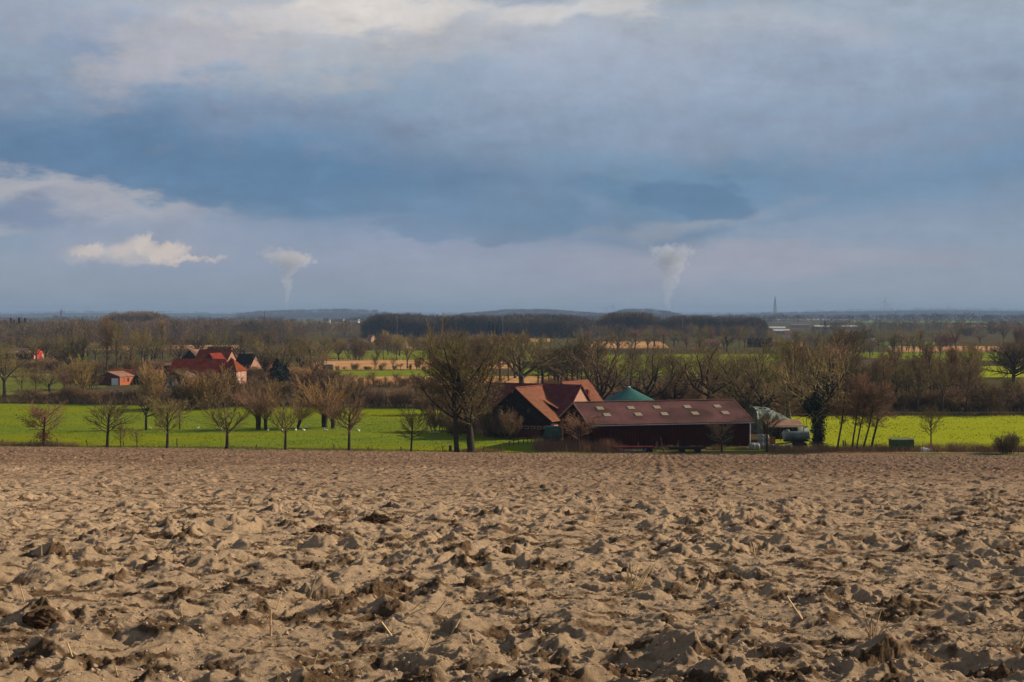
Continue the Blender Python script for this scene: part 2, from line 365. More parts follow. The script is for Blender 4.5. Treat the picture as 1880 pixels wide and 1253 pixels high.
# ---------------------------------------------------------------- noise in numpy
_perm = rng.permutation(1024); _perm = np.concatenate([_perm, _perm, _perm]).astype(np.int32)
_ga = rng.uniform(0, 2 * np.pi, 1024); _gx = np.cos(_ga).astype(np.float32); _gy = np.sin(_ga).astype(np.float32)
def perlin(x, y, s, off=0.0):
    x = x / s + off * 13.37 + 500; y = y / s + off * 7.77 + 500
    xi = np.floor(x).astype(np.int32); yi = np.floor(y).astype(np.int32); xf = (x - xi).astype(np.float32); yf = (y - yi).astype(np.float32)
    u = xf * xf * xf * (xf * (xf * 6 - 15) + 10); v = yf * yf * yf * (yf * (yf * 6 - 15) + 10)
    xi &= 1023; yi &= 1023; x1 = (xi + 1) & 1023; y1 = (yi + 1) & 1023
    def g(a, b, dx, dy):
        h = _perm[_perm[a] + b]; return _gx[h] * dx + _gy[h] * dy
    n00 = g(xi, yi, xf, yf); n10 = g(x1, yi, xf - 1, yf); n01 = g(xi, y1, xf, yf - 1); n11 = g(x1, y1, xf - 1, yf - 1)
    a = n00 + u * (n10 - n00); b = n01 + u * (n11 - n01)
    return (a + v * (b - a)) * 1.4
def worley(x, y, s, off=0.0, rand=True):
    """distance to the nearest feature point in cells of size s, and that point's random value"""
    x = x / s + off * 3.1 + 700; y = y / s + off * 5.3 + 700
    xi = np.floor(x).astype(np.int32); yi = np.floor(y).astype(np.int32); best = np.full(x.shape, 9.0, np.float32); val = np.zeros(x.shape, np.float32)
    for dx in (-1, 0, 1):
        for dy in (-1, 0, 1):
            a = (xi + dx) & 1023; b = (yi + dy) & 1023; h = _perm[_perm[a] + b]; h2 = _perm[h + 77]
            d = np.hypot(xi + dx + .15 + .7 * h / 1024 - x, yi + dy + .15 + .7 * h2 / 1024 - y).astype(np.float32)
            k = d < best; best = np.where(k, d, best); val = np.where(k, _perm[h2 + 31] / 1024.0, val)
    return best, val
def sstep(a, b, x):
    t = np.clip((x - a) / (b - a), 0, 1); return t * t * (3 - 2 * t)

# ---------------------------------------------------------------- terrain
EDGE = [(-900, 817), (-300, 817.5), (0, 819), (150, 821), (300, 822.5), (450, 824.5), (600, 827), (750, 829), (860, 830.5), (1000, 831.5), (1200, 834), (1500, 835), (1880, 836.5), (2300, 837), (2900, 838)]
_ex = np.array([G(a, b).x for a, b in EDGE]); _ey = np.array([G(a, b).y for a, b in EDGE])
def edge_y(x): return np.interp(x, _ex, _ey)
def field_base(x, y):
    ye = edge_y(x) - 1.0; t = y / ye
    z = -1.6 + (GZ + 1.55) * t + 1.6 * 0 * t
    z = -1.6 + (GZ + 1.6) * t
    # gentle swells, dying out at both ends
    w = np.clip(t * 1.4, 0, 1) * np.clip((1 - t) * 5, 0, 1)
    z = z + w * (perlin(x, y, 60.0, 1) * .35 + perlin(x, y, 23.0, 2) * .10)
    return z
ROWD = Vector((0.105, 1.0)).normalized()   # direction of the drill rows
def soil(x, y):
    """fine relief of the tilled soil and a mask of crumbly damp soil"""
    wx = x + perlin(x, y, .9, 3) * .26 + perlin(x, y, .22, 4) * .07; wy = y + perlin(x, y, .9, 5) * .26 + perlin(x, y, .22, 6) * .07
    s_ = x * ROWD.y - y * ROWD.x; t_ = x * ROWD.x + y * ROWD.y
    d, v = worley(wx, wy * .9, .50, 1)
    v2 = v * v
    heap = np.clip(1 - d * (1.15 + .5 * (1 - v)), 0, 1) ** 1.2               # scattered conical heaps, few of them high
    big = sstep(.0, .5, perlin(x, y, 2.3, 7))
    h = heap * (.028 + .140 * v2 + .07 * big * v)
    # broken ridges thrown up along the drill rows
    ws = s_ + perlin(x, y, .7, 31) * .16; wt = t_ + perlin(x, y, .5, 32) * .2
    r1 = np.clip(1 - np.abs(perlin(ws, wt * .55, .42, 10)) * 2.0, 0, 1); r2 = np.clip(1 - np.abs(perlin(wx, wy, .21, 33)) * 2.2, 0, 1)
    h = h + r1 ** 2 * .044 + r2 ** 2 * .022 + perlin(wx, wy, .30, 8) * .020 + perlin(x, y, 1.3, 9) * .05 + perlin(wx, wy, .13, 34) * .012
    # drill rows running towards the barn
    rows = np.cos(s_ * 2 * np.pi / .75 + perlin(x, y, 2.5, 11) * 2.0)
    h = h + rows * (.022 + .036 * sstep(35, 90, y)) * sstep(-.5, .4, perlin(x, y, 9.0, 12)) + np.cos(s_ * 2 * np.pi / 3.0 + perlin(x, y, 6, 21) * 1.4) * .035 * sstep(25, 70, y)
    rough = sstep(-.10, .22, perlin(wx, wy, .36, 13) + .30 * perlin(x, y, 1.7, 14) + .22 * perlin(x, y, .14, 35) - heap * .35)
    crumbs = np.abs(perlin(wx, wy, .13, 15)) * .050 + np.abs(perlin(x, y, .062, 16)) * .034 + np.abs(perlin(x, y, .031, 17)) * .020
    h = h + (crumbs - .020) * (rough * .90 + .10) + np.abs(perlin(x, y, .05, 18)) * .008
    dd, vv = worley(x + perlin(x, y, .09, 19) * .05, y, .15, 2)
    lump = np.clip(.42 * vv - dd, 0, 1) * (vv > .55)
    h = h + lump * .10 * (.25 + .75 * rough)
    h = h * (.62 + .62 * sstep(-.35, .45, perlin(x, y, 3.1, 41) + .5 * perlin(x, y, 1.1, 42)))
    h = h + np.abs(perlin(x, y, .045, 43)) * .012 + perlin(wx, wy, .085, 44) * .010
    # clods farther out stand proud enough to cast their shadows
    h = h * (1 - .30 * sstep(16, 55, y) + .30 * sstep(90, 180, y))
    return h, rough
def field_z(x, y):
    x = np.atleast_1d(np.asarray(x, float)); y = np.atleast_1d(np.asarray(y, float)); h, _ = soil(x, y); return field_base(x, y) + h * fade(y, x)
def fade(y, x): return 1 - .6 * sstep(.93, 1.0, y / edge_y(x))

def build_field():
    ap = -10.0
    u = np.concatenate([-np.linspace(1.25, .41, 60)[:-1], np.arange(-.41, .41, .0006), np.linspace(.41, 1.25, 60)])
    rows = []; d = 12.5
    while d < 253:
        rows.append(d); d *= 1 + .0010 + .0006 * min(1, max(0, (d - 22) / 25))
    d = np.array(rows); dn = (d - d[0]) / (d[-1] - d[0])
    U, D = np.meshgrid(u, d)
    X = U * D; Y = D + ap
    # squeeze the last rows onto the field edge
    ye = edge_y(X); lim = d[-1] + ap
    Y = np.minimum(Y, ye)
    h, rough = soil(X, Y)
    Z = field_base(X, Y) + h * fade(Y, X)
    Z = np.where(Y >= ye - 1e-6, GZ - .3, Z)
    nr, nc = X.shape
    idx = np.arange(nr * nc).reshape(nr, nc)
    Fq = np.stack([idx[:-1, :-1], idx[:-1, 1:], idx[1:, 1:], idx[1:, :-1]], -1).reshape(-1, 4)
    keep = (Y.ravel()[Fq[:, 0]] < ye.ravel()[Fq[:, 0]] - 1e-6); Fq = Fq[keep]
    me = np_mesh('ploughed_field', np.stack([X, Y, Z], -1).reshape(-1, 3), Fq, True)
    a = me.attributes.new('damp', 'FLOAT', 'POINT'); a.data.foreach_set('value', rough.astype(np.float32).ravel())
    m_ = bpy.data.materials.new('tilled_soil'); m_.use_nodes = True; nt = m_.node_tree; N = nt.nodes; L = nt.links; N.clear()
    out = N.new('ShaderNodeOutputMaterial'); b = N.new('ShaderNodeBsdfPrincipled'); L.new(b.outputs[0], out.inputs[0]); b.inputs['Roughness'].default_value = .97; b.inputs['Specular IOR Level'].default_value = .1
    tc = N.new('ShaderNodeTexCoord'); at_ = N.new('ShaderNodeAttribute'); at_.attribute_name = 'damp'
    def nz(s, dt=6, r=.6):
        n = N.new('ShaderNodeTexNoise'); n.inputs['Scale'].default_value = s; n.inputs['Detail'].default_value = dt; n.inputs['Roughness'].default_value = r; L.new(tc.outputs['Object'], n.inputs['Vector']); return n.outputs[0]
    def mx(f, a_, b_):
        n = N.new('ShaderNodeMix'); n.data_type = 'RGBA'
        for i, v in ((0, f), (6, a_), (7, b_)):
            if isinstance(v, (tuple, float)): n.inputs[i].default_value = v
            else: L.new(v, n.inputs[i])
        return n.outputs[2]
    def mr(v, a0, a1, b0=0.0, b1=1.0):
        n = N.new('ShaderNodeMapRange'); n.inputs['From Min'].default_value = a0; n.inputs['From Max'].default_value = a1; n.inputs['To Min'].default_value = b0; n.inputs['To Max'].default_value = b1; L.new(v, n.inputs['Value']); return n.outputs[0]
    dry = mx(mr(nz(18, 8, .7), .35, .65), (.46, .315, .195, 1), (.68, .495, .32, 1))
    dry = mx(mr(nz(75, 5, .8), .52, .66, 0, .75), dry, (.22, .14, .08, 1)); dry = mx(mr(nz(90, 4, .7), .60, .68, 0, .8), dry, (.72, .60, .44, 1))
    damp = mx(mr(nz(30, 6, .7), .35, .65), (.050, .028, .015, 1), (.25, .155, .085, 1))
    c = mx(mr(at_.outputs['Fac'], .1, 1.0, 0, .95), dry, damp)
    # the far and right part turns browner with dark speckle, in broad patches
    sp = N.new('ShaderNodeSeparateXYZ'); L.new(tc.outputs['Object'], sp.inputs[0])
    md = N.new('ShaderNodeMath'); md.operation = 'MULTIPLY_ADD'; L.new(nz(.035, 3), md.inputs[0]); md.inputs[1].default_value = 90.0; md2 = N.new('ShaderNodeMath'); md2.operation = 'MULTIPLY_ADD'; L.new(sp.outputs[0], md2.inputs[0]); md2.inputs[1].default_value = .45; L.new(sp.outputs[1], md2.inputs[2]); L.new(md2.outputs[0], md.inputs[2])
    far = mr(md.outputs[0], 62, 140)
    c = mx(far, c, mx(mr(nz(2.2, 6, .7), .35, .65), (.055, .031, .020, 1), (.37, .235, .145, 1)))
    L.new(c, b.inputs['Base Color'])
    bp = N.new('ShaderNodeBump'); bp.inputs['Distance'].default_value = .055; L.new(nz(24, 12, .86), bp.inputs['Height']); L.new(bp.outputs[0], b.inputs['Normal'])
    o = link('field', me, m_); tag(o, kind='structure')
build_field()

def sheet(name, pts, z, m_, n=1, rag=0.0):
    """a flat field on the plain, corners given as photo pixels; ragged outline"""
    P = [G(a, b) for a, b in pts]; out = []
    for i in range(len(P)):
        a, b = P[i], P[(i + 1) % len(P)]; k = max(1, min(60, int((b - a).length / 6))) if rag else 1
        for j in range(k):
            p = a.lerp(b, j / k)
            if rag and j: p = p + Vector((random.uniform(-rag, rag), random.uniform(-rag, rag), 0))
            out.append((p.x, p.y, GZ + z))
    o = MB().poly(out).build(name, m_); tag(o, kind='structure'); return o
# base plain, one sheet to the horizon
gp = MB().poly([(-9000, -60, GZ - .05), (9000, -60, GZ - .05), (9000, 13600, GZ - .05), (-9000, 13600, GZ - .05)]).build('ground', M['ground']); tag(gp, kind='structure')
ed = [(a, b + 1.2) for a, b in EDGE]
left_edge = [e for e in ed if e[0] <= 1000]; right_edge = [e for e in ed if e[0] >= 1000]
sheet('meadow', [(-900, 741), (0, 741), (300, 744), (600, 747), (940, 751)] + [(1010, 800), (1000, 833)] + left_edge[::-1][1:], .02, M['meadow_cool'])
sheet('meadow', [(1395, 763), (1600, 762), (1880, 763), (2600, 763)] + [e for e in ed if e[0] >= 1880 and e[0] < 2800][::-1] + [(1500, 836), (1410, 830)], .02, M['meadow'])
sheet('verge', [(1000, 819), (1380, 817), (1500, 822), (1700, 826), (2600, 828), (2600, 840), (1500, 836), (1000, 833)], .06, M['verge'])
sheet('track', [(1440, 827.5), (1480, 828.5), (1640, 830.5), (1880, 832.0), (2500, 833.0), (2500, 835.0), (1880, 834.2), (1640, 832.8), (1460, 830.5)], .10, M['track'], rag=.15)
sheet('undergrowth', [(770, 746), (960, 700), (1100, 697), (1600, 700), (1880, 706), (2400, 706), (2400, 763), (1880, 763), (1400, 764), (1390, 790), (1000, 790), (900, 752)], .03, M['undergrowth'])
sheet('ploughed_field', [(180, 712), (480, 711), (800, 711), (800, 740), (300, 744), (60, 738), (100, 722)], .03, M['tilled'], rag=.4)
sheet('pasture', [(-700, 683), (0, 684), (150, 688), (230, 690), (190, 712), (90, 724), (-100, 730), (-700, 730)], .03, M['pasture'], rag=.5)
sheet('green_field', [(170, 668), (240, 668), (240, 690), (150, 690)], .06, M['green_mid'])
sheet('stubble_field', [(560, 693.5), (700, 692), (900, 691), (1060, 692), (1060, 709), (800, 711), (560, 711)], .04, M['stubble'], rag=.5)
sheet('green_field', [(560, 680.5), (720, 679), (900, 678), (900, 691.5), (700, 692), (560, 693.5)], .06, M['green_mid'])
sheet('stubble_field', [(575, 668), (600, 660), (680, 660.5), (850, 662), (990, 664), (1000, 676), (850, 678), (570, 681)], .05, M['stubble'], rag=.8)
sheet('green_field', [(560, 645), (700, 644), (960, 644), (990, 650), (990, 663), (800, 661.5), (560, 658)], .04, M['green_mid'], rag=.8)
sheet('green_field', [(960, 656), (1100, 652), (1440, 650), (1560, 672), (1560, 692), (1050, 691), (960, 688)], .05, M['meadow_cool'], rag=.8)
sheet('stubble_field', [(1090, 627.5), (1215, 627.5), (1230, 640), (1080, 640)], .05, M['stubble'])
sheet('stubble_field', [(1630, 635.8), (1830, 635.8), (1850, 646), (1640, 646.5)], .05, M['stubble'])
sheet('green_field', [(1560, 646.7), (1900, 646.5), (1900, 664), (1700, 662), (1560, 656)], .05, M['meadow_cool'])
sheet('green_field', [(1600, 628), (1720, 628), (1740, 634), (1620, 634)], .05, M['green_far'])
sheet('ploughed_field', [(1520, 661), (1680, 660), (1760, 666), (1830, 671), (1700, 673), (1540, 673)], .07, M['tilled'])
sheet('green_field', [(1540, 673.5), (1700, 673.5), (1900, 672), (2400, 672), (2400, 692), (1540, 694)], .05, M['meadow'], rag=.6)
sheet('green_field', [(480, 590), (640, 590.5), (640, 598), (480, 598)], .3, M['green_far'])
sheet('green_field', [(1540, 588.6), (1800, 589.5), (1820, 594), (1560, 592.5)], .3, M['green_far'])
sheet('stubble_field', [(1220, 586.4), (1560, 586.4), (1560, 588), (1220, 588)], .3, M['stubble'])
sheet('stubble_field', [(120, 633.5), (440, 633.0), (440, 640), (160, 644)], .05, M['stubble'])
sheet('green_field', [(60, 650), (160, 648), (160, 664), (60, 666)], .05, M['green_mid'])
sheet('stubble_field', [(940, 622), (1010, 622), (1010, 628), (940, 628)], .05, M['stubble'])
sheet('green_field', [(700, 628), (1000, 629), (1000, 638), (700, 638)], .05, M['green_mid'])
sheet('stubble_field', [(1390, 628), (1475, 628), (1475, 638), (1390, 638)], .05, M['stubble'])
sheet('stubble_field', [(1740, 598), (2100, 599), (2100, 600.6), (1740, 600)], .3, M['stubble'])

# ---------------------------------------------------------------- hills on the horizon
HILLS = [  # (distance, half depth, [(px, py of the crest)...])
    (11500, 900, [(-300, 576), (0, 577), (90, 575), (200, 574.5), (350, 575.5), (480, 577), (700, 577.5), (1000, 577.5), (1400, 577), (1560, 571.5), (1700, 569), (1880, 570.5), (2300, 572)]),
    (7800, 500, [(430, 583), (470, 578), (540, 574.0), (640, 573.0), (690, 575), (720, 581), (780, 586)]),
    (6600, 400, [(820, 586), (870, 580), (930, 574.5), (1010, 574.5), (1085, 579.5), (1140, 586)]),
    (6000, 300, [(1110, 586), (1140, 575), (1165, 574), (1195, 574), (1225, 578.5), (1255, 586)]),
    (8600, 500, [(1350, 583), (1420, 578), (1500, 577), (1640, 577), (1800, 577), (2300, 578)]),
]
def hill_z(x, y):
    z = np.full(np.shape(x), GZ, float)
    for (Y0, hd, pr) in HILLS:
        xs = np.array([(p - CX) / F * Y0 for p, _ in pr]); zs = np.array([zt(q, Y0) for _, q in pr])
        crest = np.interp(x, xs, zs, left=GZ, right=GZ); t = np.clip(1 - np.abs(y - Y0) / hd, 0, 1); t = t * t * (3 - 2 * t)
        z = np.maximum(z, GZ + np.maximum(crest - GZ, 0) * t)
    return z
for (Y0, hd, pr) in HILLS:
    xs = np.linspace((pr[0][0] - CX) / F * Y0, (pr[-1][0] - CX) / F * Y0, 160); ys = np.linspace(Y0 - hd, Y0 + hd, 14)
    X, Y = np.meshgrid(xs, ys); Z = hill_z(X, Y) - .2; nr, nc = X.shape; idx = np.arange(nr * nc).reshape(nr, nc)
    me = np_mesh('hill', np.stack([X, Y, Z], -1).reshape(-1, 3), np.stack([idx[:-1, :-1], idx[:-1, 1:], idx[1:, 1:], idx[1:, :-1]], -1).reshape(-1, 4), True)
    tag(link('hills', me, M['hill']), kind='structure')

# ---------------------------------------------------------------- trees
def tubes(segs, smooth=True):
    """segs: array n x 8 (p0, p1, r0, r1) -> one mesh of open tapered tubes"""
    S = np.array(segs, dtype=np.float64); Vs = []; Fs = []; base = 0
    for big in (True, False):
        k = (S[:, 6] >= .07) if big else (S[:, 6] < .07)
        T = S[k]
        if not len(T): continue
        n = 7 if big else 3
        d = T[:, 3:6] - T[:, :3]; d /= np.linalg.norm(d, axis=1, keepdims=True) + 1e-9
        ref = np.where(np.abs(d[:, 2:3]) > .9, np.array([[1., 0, 0]]), np.array([[0, 0, 1.]]))
        a = np.cross(d, ref); a /= np.linalg.norm(a, axis=1, keepdims=True) + 1e-9; b = np.cross(d, a)
        t = np.arange(n) * 2 * np.pi / n; c, s_ = np.cos(t), np.sin(t)
        ring = a[:, None, :] * c[None, :, None] + b[:, None, :] * s_[None, :, None]
        V = np.concatenate([T[:, None, :3] + ring * T[:, None, 6:7], T[:, None, 3:6] + ring * T[:, None, 7:8]], 1)
        i = np.arange(n); q = np.stack([i, (i + 1) % n, n + (i + 1) % n, n + i], -1)
        Fq = (np.arange(len(T))[:, None, None] * 2 * n + q[None]).reshape(-1, 4) + base
        Vs.append(V.reshape(-1, 3)); Fs.append(Fq); base += len(T) * 2 * n
    return np.concatenate(Vs), np.concatenate(Fs)

def chain_tube(segs, n=9):
    """consecutive segments become one continuous tube each"""
    V = []; Fs = []; runs = []
    for q in segs:
        if runs and np.allclose(runs[-1][-1][3:6], q[:3], atol=1e-5): runs[-1].append(q)
        else: runs.append([q])
    for run in runs:
        P_ = [Vector(run[0][:3])] + [Vector(q[3:6]) for q in run]; Rr = [run[0][6]] + [q[7] for q in run]; b = len(V)
        for i, (p, r) in enumerate(zip(P_, Rr)):
            d = (P_[min(i + 1, len(P_) - 1)] - P_[max(i - 1, 0)]).normalized(); a = d.cross(Vector((1, .3, 0))).normalized(); c = d.cross(a)
            V += [tuple(p + (a * math.cos(t) + c * math.sin(t)) * r) for t in (2 * math.pi * k / n for k in range(n))]
        for i in range(len(P_) - 1): Fs += [(b + i * n + k, b + i * n + (k + 1) % n, b + (i + 1) * n + (k + 1) % n, b + (i + 1) * n + k) for k in range(n)]
    return np.array(V), np.array(Fs)

class P: pass
def params(**k):
    p = P()
    d = dict(height=10, trunk=.35, r0=.22, levels=4, nseg=[5, 5, 4, 2], gnarl=[.05, .16, .2, .2], up=[.05, .10, .06, .03], kids=[8, 9, 9, 0], t0=[.6, .2, .12, 0],
             ratio=[1.2, .5, .42, .5], ang=[45, 45, 45, 40], shape='flat', rmin=.016, leader=True, lean=0.0, kinkr=.62, tap=[.55, .25, .3, .5], stems=1, spread=0.0, rl=.035)
    d.update(k)
    for a, b in d.items(): setattr(p, a, b)
    return p
def rnd_unit():
    while True:
        v = Vector((random.uniform(-1, 1), random.uniform(-1, 1), random.uniform(-1, 1)))
        if .05 < v.length < 1: return v.normalized()
def shape_f(s, t):
    if s == 'cone': return 1.0 - .75 * t
    if s == 'round': return .45 + .75 * math.sin(math.pi * min(1, t * .85 + .12))
    if s == 'vase': return .7 + .45 * t
    if s == 'column': return .35
    if s == 'top': return .25 + 1.1 * t * (1.25 - t) * 1.6
    return 1.0
def branch(T, p, d, L, r, lev, pr):
    n = pr.nseg[lev]; st = L / n; pts = [p]; ds = [d]; rs = [r]
    re = max(r * pr.tap[lev], pr.rmin * .6)
    for i in range(n):
        d = (d + rnd_unit() * pr.gnarl[lev] + Vector((0, 0, 1)) * pr.up[lev]).normalized()
        q = p + d * st * random.uniform(.85, 1.15); rr = r + (re - r) * (i + 1) / n
        T[min(lev, 3)].append((p.x, p.y, p.z, q.x, q.y, q.z, rs[-1], rr))
        p = q; pts.append(p); ds.append(d); rs.append(rr)
    if lev + 1 >= pr.levels: return
    k = pr.kids[lev]; az = random.uniform(0, 6.28)
    for j in range(k):
        t = pr.t0[lev] + (1 - pr.t0[lev]) * ((j + random.uniform(.1, .9)) / k); f = t * n; i = min(n - 1, int(f)); u = f - i
        q = pts[i].lerp(pts[i + 1], u); dd = ds[i + 1]; az += 2.4 + random.uniform(-.5, .5)
        tt = (t - pr.t0[lev]) / (1 - pr.t0[lev] + 1e-6)
        ax = dd.orthogonal().normalized(); ax.rotate(Quaternion(dd, az)); c = dd.copy(); c.rotate(Quaternion(ax, R(pr.ang[lev] * random.uniform(.7, 1.25) * (1.15 - .35 * tt))))
        Lc = L * pr.ratio[lev] * (shape_f(pr.shape, tt) if lev == 0 else (1.1 - .5 * tt)) * random.uniform(.72, 1.2)
        rc = max(pr.rmin, min((rs[i] + (rs[i + 1] - rs[i]) * u) * pr.kinkr, Lc * pr.rl))
        branch(T, q, c, Lc, rc, lev + 1, pr)
def make_tree(pr, seed, trunk_mat, crown_mat, trunk_levels=2, extra=None):
    random.seed(seed); T = [[], [], [], []]
    for s in range(pr.stems):
        a = 6.28 * s / max(1, pr.stems) + random.uniform(-.4, .4)
        p = Vector((math.cos(a), math.sin(a), 0)) * pr.spread * random.uniform(.3, 1) if pr.stems > 1 else Vector((0, 0, 0))
        d = Vector((p.x * .35 + pr.lean, p.y * .35, 1)).normalized() if pr.stems > 1 else Vector((pr.lean, 0, 1)).normalized()
        f = random.uniform(.8, 1.1) if pr.stems > 1 else 1
        branch(T, p, d, pr.height * pr.trunk * f, pr.r0 * f, 0, pr)
    tr = list(T[0]); cr = T[1] + T[2] + T[3]
    if pr.stems == 1:   # root flare
        q = tr[0]; k_ = min(.35, .4 / max(q[5], .1)); mid = tuple(q[i] + (q[3 + i] - q[i]) * k_ for i in range(3))
        tr[0] = mid + tuple(q[3:6]) + (q[6], q[7]); tr.insert(0, (0, 0, -.3) + mid + (pr.r0 * 1.6, q[6]))
    A = np.array(tr + cr); lo = min(A[:, 2].min(), A[:, 5].min()); hi = np.percentile(A[:, 5], 99.7)
    allx = A[:, 3]; wdt = np.percentile(allx, 98.5) - np.percentile(allx, 1.5)
    proto = dict(h=hi, w=max(wdt, .3), trunk=None, crown=None)
    V, Fq = chain_tube(tr, 9 if pr.r0 > .08 else 5); proto['trunk'] = np_mesh('trunk', V, Fq, True); proto['trunk'].materials.append(M[trunk_mat])
    V, Fq = tubes(cr); proto['crown'] = np_mesh('crown', V, Fq, True); proto['crown'].materials.append(M[crown_mat]); proto['crown'].materials.append(M[trunk_mat])
    nb = int((np.array(cr)[:, 6] >= .07).sum()) * 7; mi = np.zeros(len(Fq), np.int32); mi[:nb] = 1; proto['crown'].polygons.foreach_set('material_index', mi)
    proto['tips'] = A[:, 3:6]; proto['tr'] = np.array(tr + T[1])
    return proto
def leaf_mesh(name, C, size, m_, flat=.5):
    """many small leaf quads around the points C"""
    n = len(C); a = rng.normal(size=(n, 3)); a /= np.linalg.norm(a, axis=1, keepdims=True); b = rng.normal(size=(n, 3)); b -= (a * b).sum(1, keepdims=True) * a; b /= np.linalg.norm(b, axis=1, keepdims=True)
    s_ = size * rng.uniform(.6, 1.3, (n, 1)); V = np.stack([C - a * s_, C + b * s_ * flat, C + a * s_, C - b * s_ * flat], 1).reshape(-1, 3)
    me = np_mesh(name, V, np.arange(4 * n).reshape(-1, 4)); me.materials.append(m_); return me

PR = {}
def proto(kind, variants, trunk_mat, crown_mats, tl=2, **k):
    PR[kind] = [make_tree(params(**k), 100 * len(PR) + i * 7 + 3, trunk_mat, crown_mats[i % len(crown_mats)], tl) for i in range(variants)]
proto('oak', 3, 'bark_dark', ['twig', 'twig_olive', 'twig'], height=14, trunk=.36, r0=.46, rl=.05, nseg=[4, 7, 5, 2], gnarl=[.06, .30, .34, .3], up=[.02, .09, .05, .02], kids=[8, 10, 9, 0],
      t0=[.55, .22, .12, 0], ratio=[1.45, .52, .42, .5], ang=[58, 50, 48, 40], levels=4, rmin=.024)
proto('oak_fine', 3, 'bark', ['twig_olive', 'twig', 'twig_olive'], height=14, trunk=.34, r0=.36, nseg=[4, 6, 4, 2], gnarl=[.05, .16, .2, .2], up=[.03, .14, .10, .06], kids=[8, 11, 10, 0],
      t0=[.5, .18, .1, 0], ratio=[1.55, .46, .40, .5], ang=[42, 40, 40, 35], levels=4, rmin=.022)
proto('tall', 3, 'bark', ['twig_olive', 'twig', 'twig_red'], height=14, trunk=.86, r0=.22, nseg=[8, 5, 4, 2], gnarl=[.05, .14, .2, .2], up=[.03, .16, .10, .05], kids=[26, 9, 8, 0],
      t0=[.28, .15, .1, 0], ratio=[.34, .42, .42, .5], ang=[42, 38, 40, 35], shape='round', levels=4, rmin=.022)
proto('young', 3, 'bark_dark', ['twig', 'twig_olive', 'twig_red'], tl=1, height=6.5, trunk=.62, r0=.13, nseg=[6, 5, 4, 2], gnarl=[.03, .13, .18, .2], up=[.04, .08, .05, .03], kids=[17, 9, 9, 0],
      t0=[.42, .18, .15, 0], ratio=[.62, .44, .42, .5], ang=[50, 38, 38, 35], shape='round', levels=4, rmin=.013)
proto('young_vase', 2, 'bark_dark', ['twig', 'twig_olive'], tl=1, height=7, trunk=.34, r0=.14, nseg=[4, 6, 4, 2], gnarl=[.03, .09, .15, .2], up=[.04, .10, .06, .03], kids=[9, 12, 10, 0],
      t0=[.62, .15, .12, 0], ratio=[1.7, .36, .36, .5], ang=[42, 34, 36, 35], shape='vase', levels=4, rmin=.013)
proto('sapling', 2, 'bark', ['twig_red', 'twig'], tl=1, height=3, trunk=.8, r0=.05, nseg=[5, 4, 3, 2], gnarl=[.06, .15, .2, .2], up=[.04, .08, .05, .03], kids=[14, 6, 4, 0],
      t0=[.25, .18, .15, 0], ratio=[.42, .45, .45, .5], ang=[52, 40, 40, 35], shape='round', levels=4, rmin=.010)
proto('slender', 3, 'bark_dark', ['twig', 'twig_red', 'twig'], tl=1, height=11, trunk=.9, r0=.15, nseg=[9, 5, 3, 2], gnarl=[.05, .16, .2, .2], up=[.02, .02, .03, .02], kids=[34, 10, 9, 0],
      t0=[.38, .2, .12, 0], ratio=[.26, .48, .42, .5], ang=[66, 44, 42, 35], shape='top', levels=4, lean=.06, rmin=.018)
proto('pollard', 2, 'bark_dark', ['twig_red', 'twig_gold'], tl=1, height=7, trunk=.28, r0=.25, nseg=[3, 5, 3, 2], gnarl=[.10, .06, .12, .1], up=[.02, .05, .05, .03], kids=[46, 7, 3, 0],
      t0=[.72, .15, .15, 0], ratio=[2.3, .32, .36, .5], ang=[38, 22, 26, 25], levels=4, tap=[1.25, .2, .3, .5], kinkr=.10, rmin=.016)
proto('bush', 3, 'bark', ['twig', 'twig_red', 'twig_gold'], tl=1, height=4, trunk=.75, r0=.05, stems=16, spread=1.1, nseg=[5, 4, 3, 2], gnarl=[.08, .14, .18, .2], up=[.03, .08, .06, .03], kids=[11, 7, 5, 0],
      t0=[.12, .12, .12, 0], ratio=[.42, .42, .42, .5], ang=[32, 34, 35, 35], levels=4, rmin=.016)
proto('poplar', 1, 'bark', ['twig_gold'], height=20, trunk=.95, r0=.3, nseg=[9, 5, 4, 2], gnarl=[.02, .06, .1, .2], up=[.02, .22, .16, .05], kids=[34, 9, 6, 0],
      t0=[.08, .12, .1, 0], ratio=[.22, .40, .42, .5], ang=[30, 26, 30, 30], levels=4, rmin=.03)
proto('twin', 1, 'bark_dark', ['twig_olive'], height=17, trunk=.74, r0=.42, nseg=[8, 6, 5, 3], gnarl=[.11, .14, .2, .22], up=[.05, .17, .10, .05], kids=[19, 15, 15, 0],
      t0=[.26, .14, .1, 0], ratio=[.62, .44, .38, .5], ang=[50, 42, 40, 36], shape='round', levels=4, kinkr=.5, rmin=.020)

